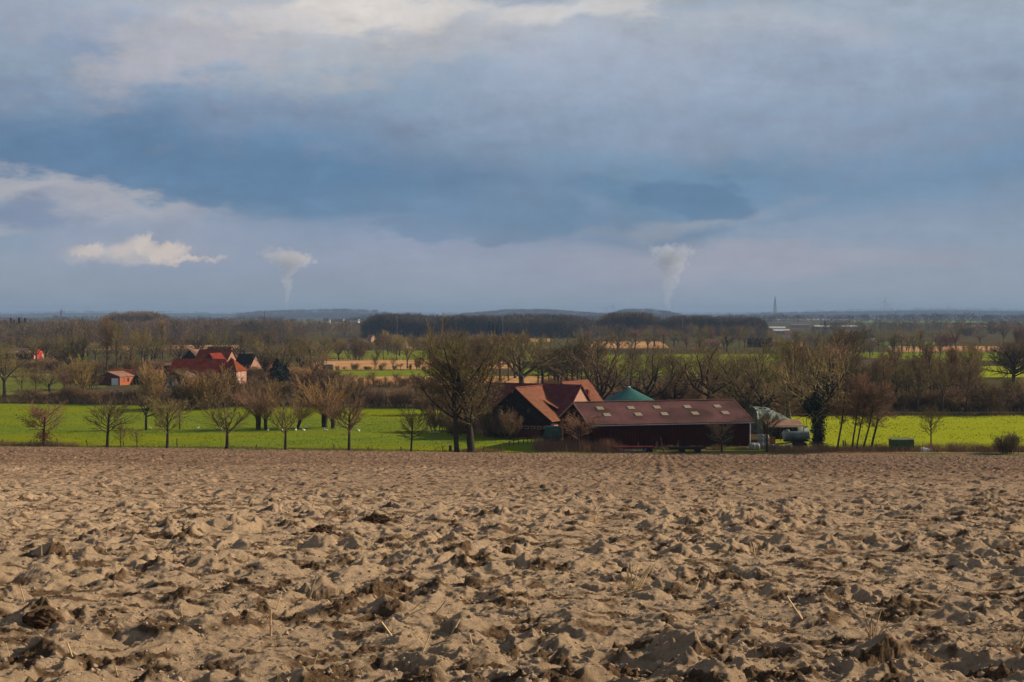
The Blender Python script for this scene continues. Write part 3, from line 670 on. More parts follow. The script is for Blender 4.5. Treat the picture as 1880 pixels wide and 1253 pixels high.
proto('round_oak', 1, 'bark_dark', ['twig'], height=14, trunk=.55, r0=.40, nseg=[6, 6, 4, 2], gnarl=[.06, .16, .2, .2], up=[.03, .07, .06, .03], kids=[26, 14, 14, 0],
      t0=[.36, .15, .1, 0], ratio=[.80, .44, .40, .5], ang=[58, 42, 40, 35], shape='round', levels=4, rmin=.026)
_nk = {}
COUNT = [0]
def plant(kind, loc, h, w=None, label=None, group=None, name='tree', cat='tree', var=None, rz=None, mirror=False):
    """a copy of a tree: an Empty at its base with its trunk and crown"""
    i = _nk.get(kind, 0); _nk[kind] = i + 1
    pr = PR[kind][(i if var is None else var) % len(PR[kind])]
    o = empty(name, loc, random.uniform(0, 6.28) if rz is None else rz, label, cat, group)
    sz = h / pr['h']; sx = sz if w is None else min(max(w / pr['w'], sz * .35), sz * 2.2)
    o.scale = (sx, sx, sz)
    link('trunk', pr['trunk'], None, o); link('crown', pr['crown'], None, o)
    COUNT[0] += 1
    return o, pr
def tree(kind, px, pb, pt, wpx=None, label=None, group=None, **k):
    p = G(px, pb); s_ = p.y / F
    return plant(kind, p, (pb - pt) * s_ * (1.13 if kind in ('oak', 'oak_fine', 'tall') else 1.05), None if wpx is None else wpx * s_, label, group, **k)
def add_leaves(o, pr, sel, n, size, m_, name='leaves', spread=.25):
    C = pr['tips']; k = np.array([sel(c[0] / pr['w'], c[1] / pr['w'], c[2] / pr['h']) for c in C]); C = C[k]
    if not len(C): return
    C = C[rng.integers(0, len(C), n)] + rng.normal(size=(n, 3)) * spread
    link(name, leaf_mesh(name, C, size, m_), None, o)

EDGE_ROW = 'young trees in a row along the edge of the ploughed field'
o, pr = tree('young', 80, 819.5, 738, 74, 'young oak with brown leaves in half its crown and low on its trunk', EDGE_ROW, name='oak_tree', var=2, rz=.3)
add_leaves(o, pr, lambda x, y, z: x < -.05 and .42 < z < .72, 260, .12, M['leaf_brown'])
C = np.array([[0, 0, 1.3]]) + rng.normal(size=(340, 3)) * np.array([.38, .38, .42]); link('leaves', leaf_mesh('leaves', C, .11, M['leaf_brown']), None, o)
C = rng.normal(size=(90, 6)); sg = np.concatenate([np.tile([[0, 0, 1.2]], (90, 1)) + C[:, :3] * [.02, .02, .35], np.tile([[0, 0, 1.4]], (90, 1)) + C[:, 3:] * [.42, .42, .35], np.full((90, 2), .01)], 1)
V_, F_ = tubes(sg); me_ = np_mesh('side_twigs', V_, F_); me_.materials.append(M['twig_red']); link('side_shoot', me_, None, o)
tree('young', 197, 821, 728, 88, 'young round-crowned tree behind the two brown-leaved saplings at the field edge', EDGE_ROW, name='young_tree', var=0)
o, pr = tree('sapling', 222, 822, 780, 34, 'low sapling holding brown leaves, taller of the two saplings at the field edge', EDGE_ROW, name='sapling', var=0)
add_leaves(o, pr, lambda x, y, z: z > .2, 260, .07, M['leaf_brown'], spread=.12)
o, pr = tree('sapling', 252, 821.5, 786, 34, 'low sapling with few brown leaves beside the leafier sapling at the field edge', EDGE_ROW, name='sapling', var=1)
add_leaves(o, pr, lambda x, y, z: z > .3, 70, .06, M['leaf_brown'], spread=.12)
tree('young', 307, 823, 733, 92, 'young wide-crowned tree at the field edge with a leaning orchard tree behind it', EDGE_ROW, name='young_tree', var=1)
tree('young_vase', 417, 824, 712, 84, 'young vase-shaped tree forking low above a small soil mound at the field edge', EDGE_ROW, name='young_tree', var=0)
tree('young_vase', 524, 827, 704, 84, 'tallest young tree of the field-edge row, before the slanting pollard willow', EDGE_ROW, name='young_tree', var=1)
tree('young', 641, 829, 728, 78, 'young reddish-twigged tree at the field edge in front of the stumpy willow', EDGE_ROW, name='young_tree', var=2, rz=2.0)
tree('young', 755, 831, 745, 62, 'thin young tree with a bent stem, next in the row to the twin-trunked tree', EDGE_ROW, name='young_tree', var=0, rz=3.0)
# the great twin-trunked tree
o, pr = tree('twin', 866, 831, 600, 168, 'great bare tree with two trunks standing at the field edge before the dark farmhouse', None, name='great_tree', rz=.9)
p2 = make_tree(params(height=15, trunk=.70, r0=.28, nseg=[7, 6, 5, 2], gnarl=[.08, .16, .25, .2], up=[.05, .16, .08, .05], kids=[11, 10, 10, 0], t0=[.35, .2, .1, 0], ratio=[.6, .46, .40, .5], ang=[45, 42, 42, 36], lean=-.10, rmin=.022), 991, 'bark_dark', 'twig_olive')
t2 = link('trunk', p2['trunk'], None, o); t2.location = (-1.2, 1.0, 0); t2.rotation_euler = (0, 0, -.9); c2 = link('crown', p2['crown'], None, o); c2.location = (-1.2, 1.0, 0); c2.rotation_euler = (0, 0, -.9)
# low hanging leafy twigs on its right side
add_leaves(o, pr, lambda x, y, z: z < .62 and z > .25, 1500, .12, M['leaf_dry'], spread=.5)
# meadow trees
tree('oak', 268, 790, 700, 56, 'leaning old orchard tree with dark dense crown in the green meadow', 'old trees standing in the meadow', name='orchard_tree', var=0)
tree('sapling', 330, 789, 730, 44, 'small slim tree in the meadow beside the leaning orchard tree', 'old trees standing in the meadow', name='meadow_tree', var=1)
PG = 'pollard willows in the meadow'
tree('pollard', 474, 789, 700, 90, 'pollard willow with a thick trunk and spreading rods, close beside another willow', PG, name='pollard_willow', var=0)
tree('pollard', 488, 789, 716, 62, 'smaller pollard willow leaning beside the spreading one', PG, name='pollard_willow', var=0, rz=1.1)
o, pr = tree('pollard', 546, 788, 724, 56, 'thin slanting pollard willow standing alone behind the tallest young tree', PG, name='pollard_willow', var=0, rz=4.0); o.rotation_euler = (0, R(18), .3)
tree('pollard', 596, 785, 692, 112, 'golden-rodded pollard willow, widest of the willows', PG, name='pollard_willow', var=1)
tree('pollard', 611, 787, 726, 76, 'stumpy dark pollard willow partly behind the reddish young tree', PG, name='pollard_willow', var=0, rz=5.0)
BG = 'tall bushes along the far side of the meadow'
tree('bush', 374, 752, 678, 96, 'broad tall bush at the far edge of the meadow below the brick farmhouse', BG, name='bush', cat='bush', var=2)
tree('bush', 348, 751, 700, 60, 'lower bush leaning against the broad tall bush at the meadow edge', BG, name='bush', cat='bush', var=0)
tree('bush', 425, 748, 690, 80, 'reddish twiggy bush behind the vase-shaped young tree', BG, name='bush', cat='bush', var=1)
tree('bush', 280, 742, 664, 50, 'pale leafing shrub growing beside the small brick garage', BG, name='bush', cat='bush', var=2)
for i, (x, b, t, w) in enumerate([(560, 742, 690, 70), (500, 742, 696, 70), (590, 742, 680, 70), (640, 745, 690, 60), (735, 748, 712, 50), (690, 747, 714, 44)]):
    tree('bush', x, b, t, w, 'brown bush in the thicket behind the pollard willows', 'brown bushes behind the pollard willows', name='bush', cat='bush', var=(i + 1) % 3)
# bushes around the great tree and the house
for i, (x, b, t, w) in enumerate([(805, 792, 748, 44), (835, 800, 752, 46), (908, 803, 738, 70), (934, 806, 752, 50), (790, 748, 690, 60), (830, 748, 684, 70), (880, 700, 640, 90), (800, 762, 716, 60)]):
    tree('bush' if i != 6 else 'oak_fine', x, b, t, w, 'bare bush crowding round the great tree beside the farmhouse', 'bushes round the great tree', name='bush', cat='bush')
# in front of the barn
o, pr = tree('young', 1062, 829, 760, 66, 'bushy tree with dry leaves in front of the corner of the long barn', None, name='small_tree', var=2)
add_leaves(o, pr, lambda x, y, z: z > .1, 900, .07, M['leaf_dry'], spread=.3)
o, pr = tree('young', 1325, 831, 770, 56, 'dark bushy tree before the right half of the barn wall', None, name='small_tree', var=0)
add_leaves(o, pr, lambda x, y, z: z > .1, 300, .06, M['ivy'], spread=.25)
tree('young', 1408, 831, 756, 60, 'small forked tree before the wrapped bales', None, name='small_tree', var=1)
tree('young', 1709, 825, 744, 48, 'lone young tree standing in the bright meadow beside the green trailer', None, name='lone_tree', var=1, rz=1.4)
o, pr = tree('bush', 1848, 834, 796, 48, 'ragged dark shrub on the verge at the meadow corner', None, name='shrub', cat='shrub', var=0)
o, pr = tree('sapling', 1870, 834, 800, 20, 'thin upright shoots next to the ragged shrub', None, name='sapling', var=1)
# ivy tree
o, pr = tree('oak', 1502, 826, 640, 150, 'tall oak with its trunk wrapped in dark ivy beside the slurry tanker', None, name='ivy_clad_oak', var=1)
TR = pr['tr']; k = rng.integers(0, len(TR), 9000); t_ = rng.random((9000, 1)); C = TR[k, :3] * (1 - t_) + TR[k, 3:6] * t_
rad = np.hypot(C[:, 0], C[:, 1]); C = C[(rad < pr['w'] * .16) & (C[:, 2] < pr['h'] * .62)]
C = np.concatenate([C, np.stack([rng.normal(size=5200) * .1, rng.normal(size=5200) * .1, rng.uniform(0, pr['h'] * .42, 5200)], 1)])
C = C + rng.normal(size=C.shape) * np.array([.38, .38, .2]); link('ivy', leaf_mesh('ivy', C, .14, M['ivy']), None, o)
AL = 'slender leaning alders beside the ivy-clad oak'
for i, (x, b, t, w, l) in enumerate([(1545, 828, 700, 50, 'ivy-footed dark stem nearest the pair of posts'), (1571, 829, 690, 46, 'leaning right from the foot of the posts'), (1580, 829, 706, 44, 'middle stem of the clump, leaning'),
                                     (1592, 829, 712, 50, 'straight stem next to last towards the trailer'), (1606, 828, 706, 60, 'stem closest to the green trailer with side branches')]):
    o, pr = tree('slender', x - 8, b, t, w, 'slender alder, ' + l, AL, name='alder_tree', var=i)
    o.rotation_euler = (0, R(3 + i * 1.2), random.uniform(-.5, .5))

# ---- belts of individual trees further out
def belt(kinds, n, x0, x1, b0, b1, t0, t1, w0, w1, label, group, name='tree', cat='tree', seed=1):
    r_ = random.Random(seed)
    for i in range(n):
        x = x0 + (x1 - x0) * (i + r_.uniform(.1, .9)) / n; b = r_.uniform(b0, b1)
        st = random.getstate(); tree(kinds[i % len(kinds)], x, b, r_.uniform(t0, t1), r_.uniform(w0, w1), label, group, name=name, cat=cat, rz=r_.uniform(0, 6.28), var=i); random.setstate(st)
OG = 'bare oaks behind the long barn'
for (k, x, b, t, w, l) in [('oak_fine', 1104, 772, 622, 150, 'broad oak rising between the tiled farmhouse and the green dome'), ('oak', 1186, 776, 634, 130, 'gnarled oak straight behind the green dome'),
                           ('oak', 1303, 774, 626, 160, 'tallest gnarled oak with a crooked bent top, behind the middle of the barn'), ('oak', 1345, 770, 650, 110, 'gnarled oak behind the end of the barn roof'),
                           ('oak_fine', 1376, 782, 642, 130, 'oak forking low beyond the gable end of the barn'), ('oak', 1400, 786, 660, 120, 'dark forked oak over the film-covered mound'),
                           ('oak', 1240, 772, 664, 110, 'low spreading oak behind the barn roof ridge'), ('oak_fine', 958, 726, 622, 170, 'broad fan-shaped oak above the tiled farmhouse roof'), ('oak_fine', 1448, 770, 640, 110, 'oak close behind the ivy-clad oak')]:
    tree(k, x, b, t, w, l, OG, name='oak_tree')
belt(['tall', 'tall', 'oak_fine'], 13, 985, 1100, 706, 716, 622, 652, 30, 60, 'slim bare tree in the thicket above the farmhouse roofs', 'slim trees above the farmhouse roofs', seed=4)
belt(['oak_fine', 'tall', 'oak_fine'], 12, 1110, 1420, 712, 745, 630, 665, 50, 100, 'bare tree deeper in the belt behind the barn oaks', 'trees behind the barn oaks', seed=5)
belt(['tall', 'oak_fine'], 12, 1430, 1570, 716, 752, 612, 650, 40, 90, 'bare tree in the belt behind the ivy-clad oak', 'trees behind the ivy-clad oak', seed=6)
belt(['tall', 'tall', 'oak_fine', 'slender'], 26, 1560, 1800, 741, 761, 636, 676, 22, 48, 'slim bare tree in the belt along the bright meadow', 'slim trees along the bright meadow', seed=7)
belt(['tall', 'oak_fine', 'tall'], 13, 1590, 1800, 722, 740, 648, 680, 40, 70, 'fuller bare tree in the second rank behind the bright meadow', 'second rank of trees behind the bright meadow', seed=27)
belt(['tall', 'young', 'bush'], 16, 1795, 2060, 735, 758, 690, 708, 26, 50, 'low bare tree in the thicket below the round oak', 'low trees below the round oak', seed=29)
belt(['bush'], 34, 1400, 2060, 752, 763, 708, 740, 50, 86, 'brown bush in the undergrowth along the bright meadow', 'bushes along the bright meadow', 'bush', 'bush', seed=8)
belt(['bush'], 16, 990, 1420, 745, 775, 700, 732, 60, 100, 'brown bush in the undergrowth behind the barn', 'bushes behind the barn', 'bush', 'bush', seed=9)
belt(['tall'], 8, 860, 960, 690, 706, 618, 650, 36, 60, 'bare tree behind the crown of the great tree', 'trees behind the great tree', seed=10)
tree('round_oak', 1860, 712, 626, 96, 'big round dark oak standing alone above the brown thicket', None, name='oak_tree')
belt(['bush'], 13, 50, 335, 739, 743, 706, 722, 26, 48, 'brown bush standing in the hedge before the garages', 'bushes in the pasture hedge', 'bush', 'bush', seed=31)
# left middle ground
LT = 'old trees in the rough pasture'
for (k, x, b, t, w, l, v) in [('oak_fine', 8, 728, 640, 84, 'forked old tree at the pasture hedge, broadest of the pasture trees', 0), ('young', 40, 726, 676, 40, 'small tree next to the forked old tree', 1), ('young_vase', 92, 727, 662, 66, 'vase-shaped tree in the pasture below the red barn', 0),
                              ('young', 66, 724, 682, 34, 'thin tree between the vase-shaped tree and the small one', 0), ('bush', 140, 717, 658, 66, 'golden willow bush at the pasture edge', 2), ('bush', 164, 715, 664, 44, 'darker bush touching the golden willow bush', 0), ('young', 118, 722, 680, 36, 'thin tree before the golden willow bush', 2)]:
    tree(k, x, b, t, w, l, LT, name='bush' if k == 'bush' else 'pasture_tree', cat='bush' if k == 'bush' else 'tree', var=v)
for (k, x, b, t, w, l) in [('oak_fine', 150, 690, 596, 66, 'tall tree over the dark shed left of the village'), ('tall', 196, 690, 594, 34, 'tall straight tree, first of the pair before the village'), ('tall', 214, 690, 598, 34, 'tall straight tree, second of the pair before the village'),
                           ('oak_fine', 236, 684, 612, 56, 'reddish-topped tree behind the pair of straight trees'), ('oak', 56, 668, 628, 50, 'round pale tree before the long roof of the red barn'), ('oak_fine', 285, 680, 618, 50, 'tree beside the brick farmhouse roof'),
                           ('oak_fine', 330, 672, 614, 54, 'tree behind the brick farmhouse roof'), ('oak_fine', 128, 690, 616, 60, 'dense tree behind the golden willow bush'), ('oak_fine', 262, 676, 606, 50, 'tree in front of the poplar'),
                           ('oak_fine', 486, 700, 622, 70, 'rounded tree at the near end of the village grove'), ('oak_fine', 520, 700, 620, 80, 'widest tree of the village grove'), ('oak_fine', 552, 696, 628, 66, 'pale tree of the village grove behind the dark fir'),
                           ('oak_fine', 578, 700, 640, 60, 'outer tree of the village grove by the stubble field')]:
    tree(k, x, b, t, w, l, 'trees round the village', name='village_tree')
belt(['oak_fine', 'young'], 5, 300, 400, 709, 712, 672, 692, 24, 40, 'bare tree screening the front of the brick farmhouse', 'trees screening the brick farmhouse', seed=33)
tree('poplar', 299, 660, 588, 16, 'narrow upright poplar beyond the brick farmhouse', None, name='poplar_tree')
belt(['oak_fine', 'tall', 'oak'], 34, -60, 600, 652, 678, 606, 632, 34, 66, 'bare tree in the mixed rows behind the village', 'trees behind the village', seed=11)
belt(['bush'], 26, -40, 470, 672, 690, 656, 668, 28, 50, 'bush in the gardens round the village', 'garden bushes of the village', 'bush', 'bush', seed=12)
belt(['bush'], 14, 440, 620, 694, 706, 668, 686, 34, 56, 'brown bush at the foot of the village grove', 'bushes of the village grove', 'bush', 'bush', seed=13)
belt(['tall', 'bush', 'young'], 30, 600, 860, 709, 712, 684, 700, 8, 20, 'thin tree of the scrubby line across the lower stubble', 'thin trees across the lower stubble', seed=14)
for (k, x, b, t, w, l) in [('oak_fine', 622, 662, 624, 36, 'forked dark tree at the near corner of the stubble field'), ('young', 599, 672, 648, 16, 'little tree by the hut on the stubble field'), ('bush', 656, 662, 624, 40, 'rounded brown tree behind the stubble field'),
                           ('slender', 704, 660, 614, 20, 'tall thin-stemmed tree behind the stubble field'), ('oak', 692, 662, 634, 22, 'crooked ivy-darkened tree behind the stubble field'), ('young', 688, 679, 650, 16, 'small tree at the lower rim of the stubble field'),
                           ('oak', 728, 662, 626, 24, 'short stout tree behind the stubble field'), ('oak_fine', 748, 677, 622, 40, 'ivy-stemmed tree in the stubble field hedge'), ('oak_fine', 790, 674, 608, 40, 'tallest reddish tree at the end of the stubble field'),
                           ('young', 722, 678, 656, 14, 'small bare tree on the stubble field hedge'), ('bush', 768, 678, 658, 12, 'dark round bush in the stubble field hedge'), ('oak_fine', 830, 668, 606, 36, 'tree beyond the end of the stubble field')]:
    tree(k, x, b, t, w, l, 'trees round the orange stubble field', name='field_tree')
belt(['bush', 'young'], 22, 590, 870, 679, 682, 664, 674, 6, 16, 'low bush on the lower rim of the orange stubble', 'low bushes on the stubble rim', 'bush', 'bush', seed=15)
belt(['oak_fine', 'tall', 'bush'], 26, 590, 1000, 640, 656, 608, 628, 22, 46, 'bare tree among the far cottages', 'trees among the far cottages', seed=16)
belt(['oak_fine', 'oak', 'tall'], 26, 1040, 1440, 630, 648, 600, 622, 22, 50, 'bare tree in the hedgerow before the dark wood', 'hedgerow trees before the dark wood', seed=17)
belt(['tall', 'oak_fine'], 24, 1460, 1700, 632, 662, 602, 628, 20, 44, 'bare tree in the rows before the far sheds', 'trees before the far sheds', seed=18)
belt(['young', 'oak_fine', 'tall'], 24, 1640, 2000, 644, 668, 618, 644, 10, 26, 'small tree on the field strips near the big round oak', 'small trees on the field strips', seed=19)
belt(['oak_fine', 'bush'], 16, 1700, 2060, 612, 640, 592, 614, 24, 50, 'tree of the bluish rows beyond the field strips', 'trees beyond the field strips', seed=20)

# conifers
def conifer(name, loc, h, w, label, group=None, tiers=16, cat='fir tree'):
    o = empty(name, loc, 0, label, cat, group)
    MB().cyl((0, 0, 0), (0, 0, h * .95), h * .022, 8, h * .004).build('trunk', M['bark_dark'], o)
    n = 2600; t = rng.random(n) ** .8; a = rng.random(n) * 6.283; rr = w / 2 * (1 - t) ** .75 * (.35 + .65 * rng.random(n)) * (1 + .25 * np.sin(a * 3 + t * 20))
    C = np.stack([np.cos(a) * rr, np.sin(a) * rr, h * (.08 + .92 * t) - rr * .18], 1); link('crown', leaf_mesh('crown', C, h * .035, M['needle']), None, o); return o
p = G(509, 706); conifer('fir_tree', p, 8.0, 8.0, 'dark evergreen in the village grove, darkest tree there'); conifer('fir_tree', G(524, 705), 6.0, 5.5, 'shorter dark evergreen touching the dark one in the village grove')
for i, (x, t, w) in enumerate([(-4, 584, 10), (10, 589, 7), (20, 585, 7), (26, 588, 8), (35, 584, 9), (46, 585, 8)]):
    Y = 1150; conifer('fir_tree', at(x, Y), 22 + zt(t, Y) , w / F * Y, 'dark conifer standing above the brown wood beyond the red barn', 'dark conifers above the brown wood')
for i, (x, t) in enumerate([(898, 587), (905, 590), (913, 588), (921, 592)]):
    Y = 1290; conifer('fir_tree', at(x, Y), 22 + zt(t + 4, Y), 5, 'dark conifer on the near edge of the dark wood', 'dark conifers on the edge of the dark wood')

# ---------------------------------------------------------------- far woods: stuff, each wood one mesh
def low_tree(seed, n, r, h=15.0, w=7.0, trunk=.13, base=.27, dense_top=True):
    g = np.random.default_rng(seed); t = g.random(n) ** .8; a = g.random(n) * 6.283
    prof = np.sqrt(np.clip(1 - ((t - .52) / .55) ** 2, .05, 1)); rr = w / 2 * prof * np.sqrt(g.random(n))
    z = h * (base + (1 - base) * t); p0 = np.stack([np.cos(a) * rr, np.sin(a) * rr, z * .97], 1)
    d = np.stack([np.cos(a) * .55, np.sin(a) * .55, np.full(n, 1.0)], 1) + g.normal(size=(n, 3)) * .35; L = h * .11 * g.uniform(.6, 1.3, (n, 1))
    s_ = np.concatenate([p0, p0 + d * L, np.full((n, 1), r), np.full((n, 1), r * .4)], 1)
    nt_ = 4 if w < 10 else 1; q = g.normal(size=(nt_, 2)) * w * .4; q[0] = 0
    tr = np.concatenate([q, np.full((nt_, 1), -1.), q + g.normal(size=(nt_, 2)) * .3, h * g.uniform(.6, .85, (nt_, 1)), np.full((nt_, 1), trunk), np.full((nt_, 1), trunk * .4)], 1); s_ = np.concatenate([tr, s_])
    s_[:, 6:] = np.minimum(s_[:, 6:], .0699 * 1)*1.0
    V, Fq = tubes(s_)
    # restore true radii: tubes() was kept on its three-sided branch, widen around each axis
    V = V.reshape(-1, 2, 3, 3); c = V.mean(2, keepdims=True); k = np.stack([np.r_[np.full(nt_, trunk), np.full(n, r)] / s_[:, 6], np.r_[np.full(nt_, trunk * .4), np.full(n, r * .4)] / s_[:, 7]], 1)[:, :, None, None]
    return (c + (V - c) * k).reshape(-1, 3), Fq
LT1 = [low_tree(i, 96, .12) for i in range(6)]
LT2 = [low_tree(20 + i, 34, .42, 15, 16) for i in range(5)]
def wood(name, lows, X, Y, H, m_, label=None, wscale=1.0, Z=None):
    Vs = []; Fs = []; b = 0; g = np.random.default_rng(len(X))
    for i in range(len(X)):
        V, Fq = lows[int(g.integers(len(lows)))]; a = g.random() * 6.283; c, s_ = math.cos(a), math.sin(a); h = H[i] / 15.0; w = h * wscale * g.uniform(.8, 1.25)
        Q = np.empty_like(V); Q[:, 0] = (V[:, 0] * c - V[:, 1] * s_) * w + X[i]; Q[:, 1] = (V[:, 0] * s_ + V[:, 1] * c) * w + Y[i]; Q[:, 2] = V[:, 2] * h + (GZ if Z is None else Z[i])
        Vs.append(Q); Fs.append(Fq + b); b += len(V)
    me = np_mesh(name, np.concatenate(Vs), np.concatenate(Fs)); o = link(name, me, m_); tag(o, kind='stuff', label=label, cat='wood'); return o
def zone(name, lows, px0, px1, Y0, Y1, n, h0, h1, m_, label, front=.45, wscale=1.0, px0f=None, px1f=None, jag=.12, hills=False):
    g = np.random.default_rng(int(px0 + 3000 + Y0)); k = int(n * front)
    Y = np.concatenate([g.uniform(Y0, Y0 + (Y1 - Y0) * .12, k), Y0 * (Y1 / Y0) ** g.random(n - k)])
    f = (Y - Y0) / (Y1 - Y0); a = px0 + ((px0f if px0f is not None else px0) - px0) * f; b = px1 + ((px1f if px1f is not None else px1) - px1) * f
    px = a + (b - a) * g.random(n); X = (px - CX) / F * Y; H = g.uniform(h0, h1, n) * (1 + jag * 1.8 * perlin(X, Y, 70. * (Y0 / 1400) ** .8, 3)) * g.uniform(.9, 1.06, n); e_ = np.clip(np.minimum(px - a, b - px) / 28.0, 0, 1); H = H * (.62 + .38 * np.sqrt(e_)) if not hills else H
    Z = hill_z(X, Y) - .5 if hills else None
    return wood(name, lows, X, Y, H, m_, label, wscale, Z)
M['shaded_forest_floor'] = mat('shaded_forest_floor', (.018, .014, .008), (.04, .03, .018), .3, .95, spec=0)  # near-black colour paints in the shade under the tree crowns
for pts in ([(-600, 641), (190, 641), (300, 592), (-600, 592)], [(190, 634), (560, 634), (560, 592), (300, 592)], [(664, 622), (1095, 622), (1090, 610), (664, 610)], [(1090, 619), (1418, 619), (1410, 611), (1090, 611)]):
    sheet('shaded_forest_floor', pts, .12, M['shaded_forest_floor'])
zone('brown_wood', LT1, -420, 172, 925, 2300, 1150, 12.5, 15.5, M['far_wood'], 'dense brown wood beyond the red barn', px1f=300)
zone('golden_wood', LT1, 182, 312, 1650, 1950, 240, 20, 22.5, M['far_wood_gold'], 'golden brown topped wood rising above the village')
zone('brown_wood', LT1, 170, 560, 1150, 2500, 720, 12, 16, M['far_wood'], 'mixed bare wood between the village and the horizon', px0f=300)
zone('brown_wood', LT1, 540, 690, 1400, 2400, 130, 11, 15, M['far_wood'], 'thin wood before the low hill with the green strip')
zone('dark_wood', LT1, 668, 1092, 1345, 1700, 900, 17.5, 19.5, M['far_wood_dark'], 'long dark wood in the middle of the plain')
zone('brown_wood', LT1, 1095, 1216, 1420, 1600, 230, 20, 22.5, M['far_wood'], 'taller brown wood with pale stems', wscale=.9)
zone('dark_wood', LT1, 1205, 1405, 1380, 1650, 480, 17, 18.5, M['far_wood_dark'], 'dark wood ending in a rounded shoulder before the far sheds')
zone('brown_wood', LT1, 1060, 1420, 1200, 1340, 150, 8, 13, M['far_wood'], 'lower brown copse in front of the dark wood')
zone('brown_wood', LT1, 1490, 2350, 1500, 2700, 620, 9, 14, M['far_wood'], 'patchy wood on the plain beyond the field strips')
zone('distant_wood', LT2, 1405, 2400, 3000, 5400, 560, 16, 22, M['far_wood_dark'], 'bluish distant wood along the horizon beyond the sheds')
zone('distant_wood', LT2, -450, 540, 3000, 5600, 420, 13, 18, M['far_wood_dark'], 'bluish distant wood along the horizon beyond the village')
zone('distant_wood', LT2, 640, 1420, 3000, 5600, 420, 14, 20, M['far_wood_dark'], 'bluish distant wood above the dark wood')
for i, (Y0, hd, pr) in enumerate(HILLS):
    n = [2600, 1100, 1000, 350, 1500][i]
    zone('distant_forest', LT2, pr[0][0] + 6, pr[-1][0] - 6, Y0 - hd * .8, Y0 + hd * .15, n, *([(14, 20)] * 5)[i], M['far_wood_dark'] , 'blue forest covering a low hill on the horizon', hills=True, front=.2, wscale=1.6)

# ---------------------------------------------------------------- hedges
def hedge(name, pts, h, th, label, m1='twig', dens=26, var=.3):
    """a bare hedge following ground points (photo pixels)"""
    pts = [G(a, b) for a, b in pts]; S = []; random.seed(len(pts) * 31 + int(h * 10))
    for a, b in zip(pts[:-1], pts[1:]):
        L = (b - a).length
        for i in range(int(L * dens)):
            q = a.lerp(b, random.random()); hh = h * (1 - var / 2 + var * (.5 + .5 * float(perlin(np.array([q.x]), np.array([q.y]), 4.0, 5)[0]))) * random.uniform(.55, 1.1)
            z0 = 0 if random.random() < .35 else random.uniform(0, .75) * hh; L2 = (hh - z0) * random.uniform(.3, .8)
            q = q + Vector((random.gauss(0, th * .3), random.gauss(0, th * .3), z0))
            d = Vector((random.gauss(0, .35), random.gauss(0, .35), 1)).normalized() * L2
            S.append((q.x, q.y, q.z, q.x + d.x, q.y + d.y, q.z + d.z, .045, .02))
    V, Fq = tubes(S); o = link(name, np_mesh(name, V, Fq), M[m1]); tag(o, label, 'hedge'); return o
hedge('hedge', [(-500, 741), (-100, 741), (40, 741), (180, 743), (330, 746)], 2.9, 1.5, 'brown bare hedge between the rough pasture and the green meadow', 'twig_red')
hedge('hedge', [(330, 746), (470, 747), (640, 748), (780, 750), (880, 752)], 3.8, 1.6, 'tall brown hedge along the meadow from the willows to the great tree', 'twig')
hedge('hedge', [(590, 711), (700, 711), (800, 711)], 2.2, 1.3, 'dark scrubby hedge below the lower stubble strip', 'twig')
hedge('hedge', [(575, 681), (700, 681), (850, 680)], 1.2, 1.2, 'low hedge along the bottom of the orange stubble field', 'twig', 14)
hedge('hedge', [(560, 661), (800, 663), (1000, 664)], 3.5, 2.5, 'hedge along the top of the orange stubble field', 'twig', 8)
hedge('hedge', [(560, 640), (800, 641), (1080, 641), (1440, 646)], 4.5, 4, 'high hedge line before the far cottages', 'twig_grey', 5)
hedge('hedge', [(1080, 645), (1300, 650), (1600, 652)], 3.5, 3, 'bushy hedge line behind the tall oaks', 'twig_red', 6)
hedge('hedge', [(1400, 765), (1600, 763.5), (1880, 764), (2200, 764)], 2.0, 2.2, 'dense brown undergrowth hedge at the top of the bright meadow', 'twig', 18)
hedge('hedge', [(-300, 664), (100, 664), (250, 662)], 3, 3, 'dark hedge below the red barn', 'twig', 6)
hedge('hedge', [(1560, 646), (1900, 646)], 1.6, 2, 'low hedge between the pale stubble and the green strips', 'twig', 4)

# ---------------------------------------------------------------- grasses on the verge: stuff
def tufts(name, pts, n, h0, h1, width, m_, label, lean=.3, z=GZ, clump=0.0):
    P_ = [G(a, b) for a, b in pts]; L = np.array([(b - a).length for a, b in zip(P_[:-1], P_[1:])]); cs = np.concatenate([[0], np.cumsum(L)])
    g = np.random.default_rng(n); s_ = g.random(n) * cs[-1]
    if clump: s_ = np.clip(s_ + np.sin(s_ * 1.7) * clump, 0, cs[-1])
    X = np.interp(s_, cs, [p.x for p in P_]) + g.normal(size=n) * width * .1; Y = np.interp(s_, cs, [p.y for p in P_]) + g.normal(size=n) * width * .5
    H = g.uniform(h0, h1, n) * (1 + .5 * perlin(X, Y, 3.0, 6)); a = g.normal(size=(n, 2)) * lean * H[:, None]
    S = np.concatenate([np.stack([X, Y, np.full(n, z)], 1), np.stack([X + a[:, 0], Y + a[:, 1], z + H], 1), np.full((n, 1), .022), np.full((n, 1), .006)], 1)
    V, Fq = tubes(S); o = link(name, np_mesh(name, V, Fq), m_); tag(o, label, 'grass', kind='stuff'); return o
tufts('dry_grass', [(-300, 817.5), (0, 818), (50, 819), (140, 820)], 5200, .35, .9, 1.6, M['dry_grass'], 'pale dry grass along the field edge under the brown-leaved oak')
tufts('dry_grass', [(140, 820.5), (450, 823.5), (750, 828.5), (860, 830)], 3800, .12, .4, 1.0, M['dry_grass'], 'thin dry grass along the field edge')
tufts('dry_grass', [(850, 829), (900, 829), (925, 828)], 1500, .2, .5, 2.4, M['dry_grass'], 'dry grass at the foot of the great tree')
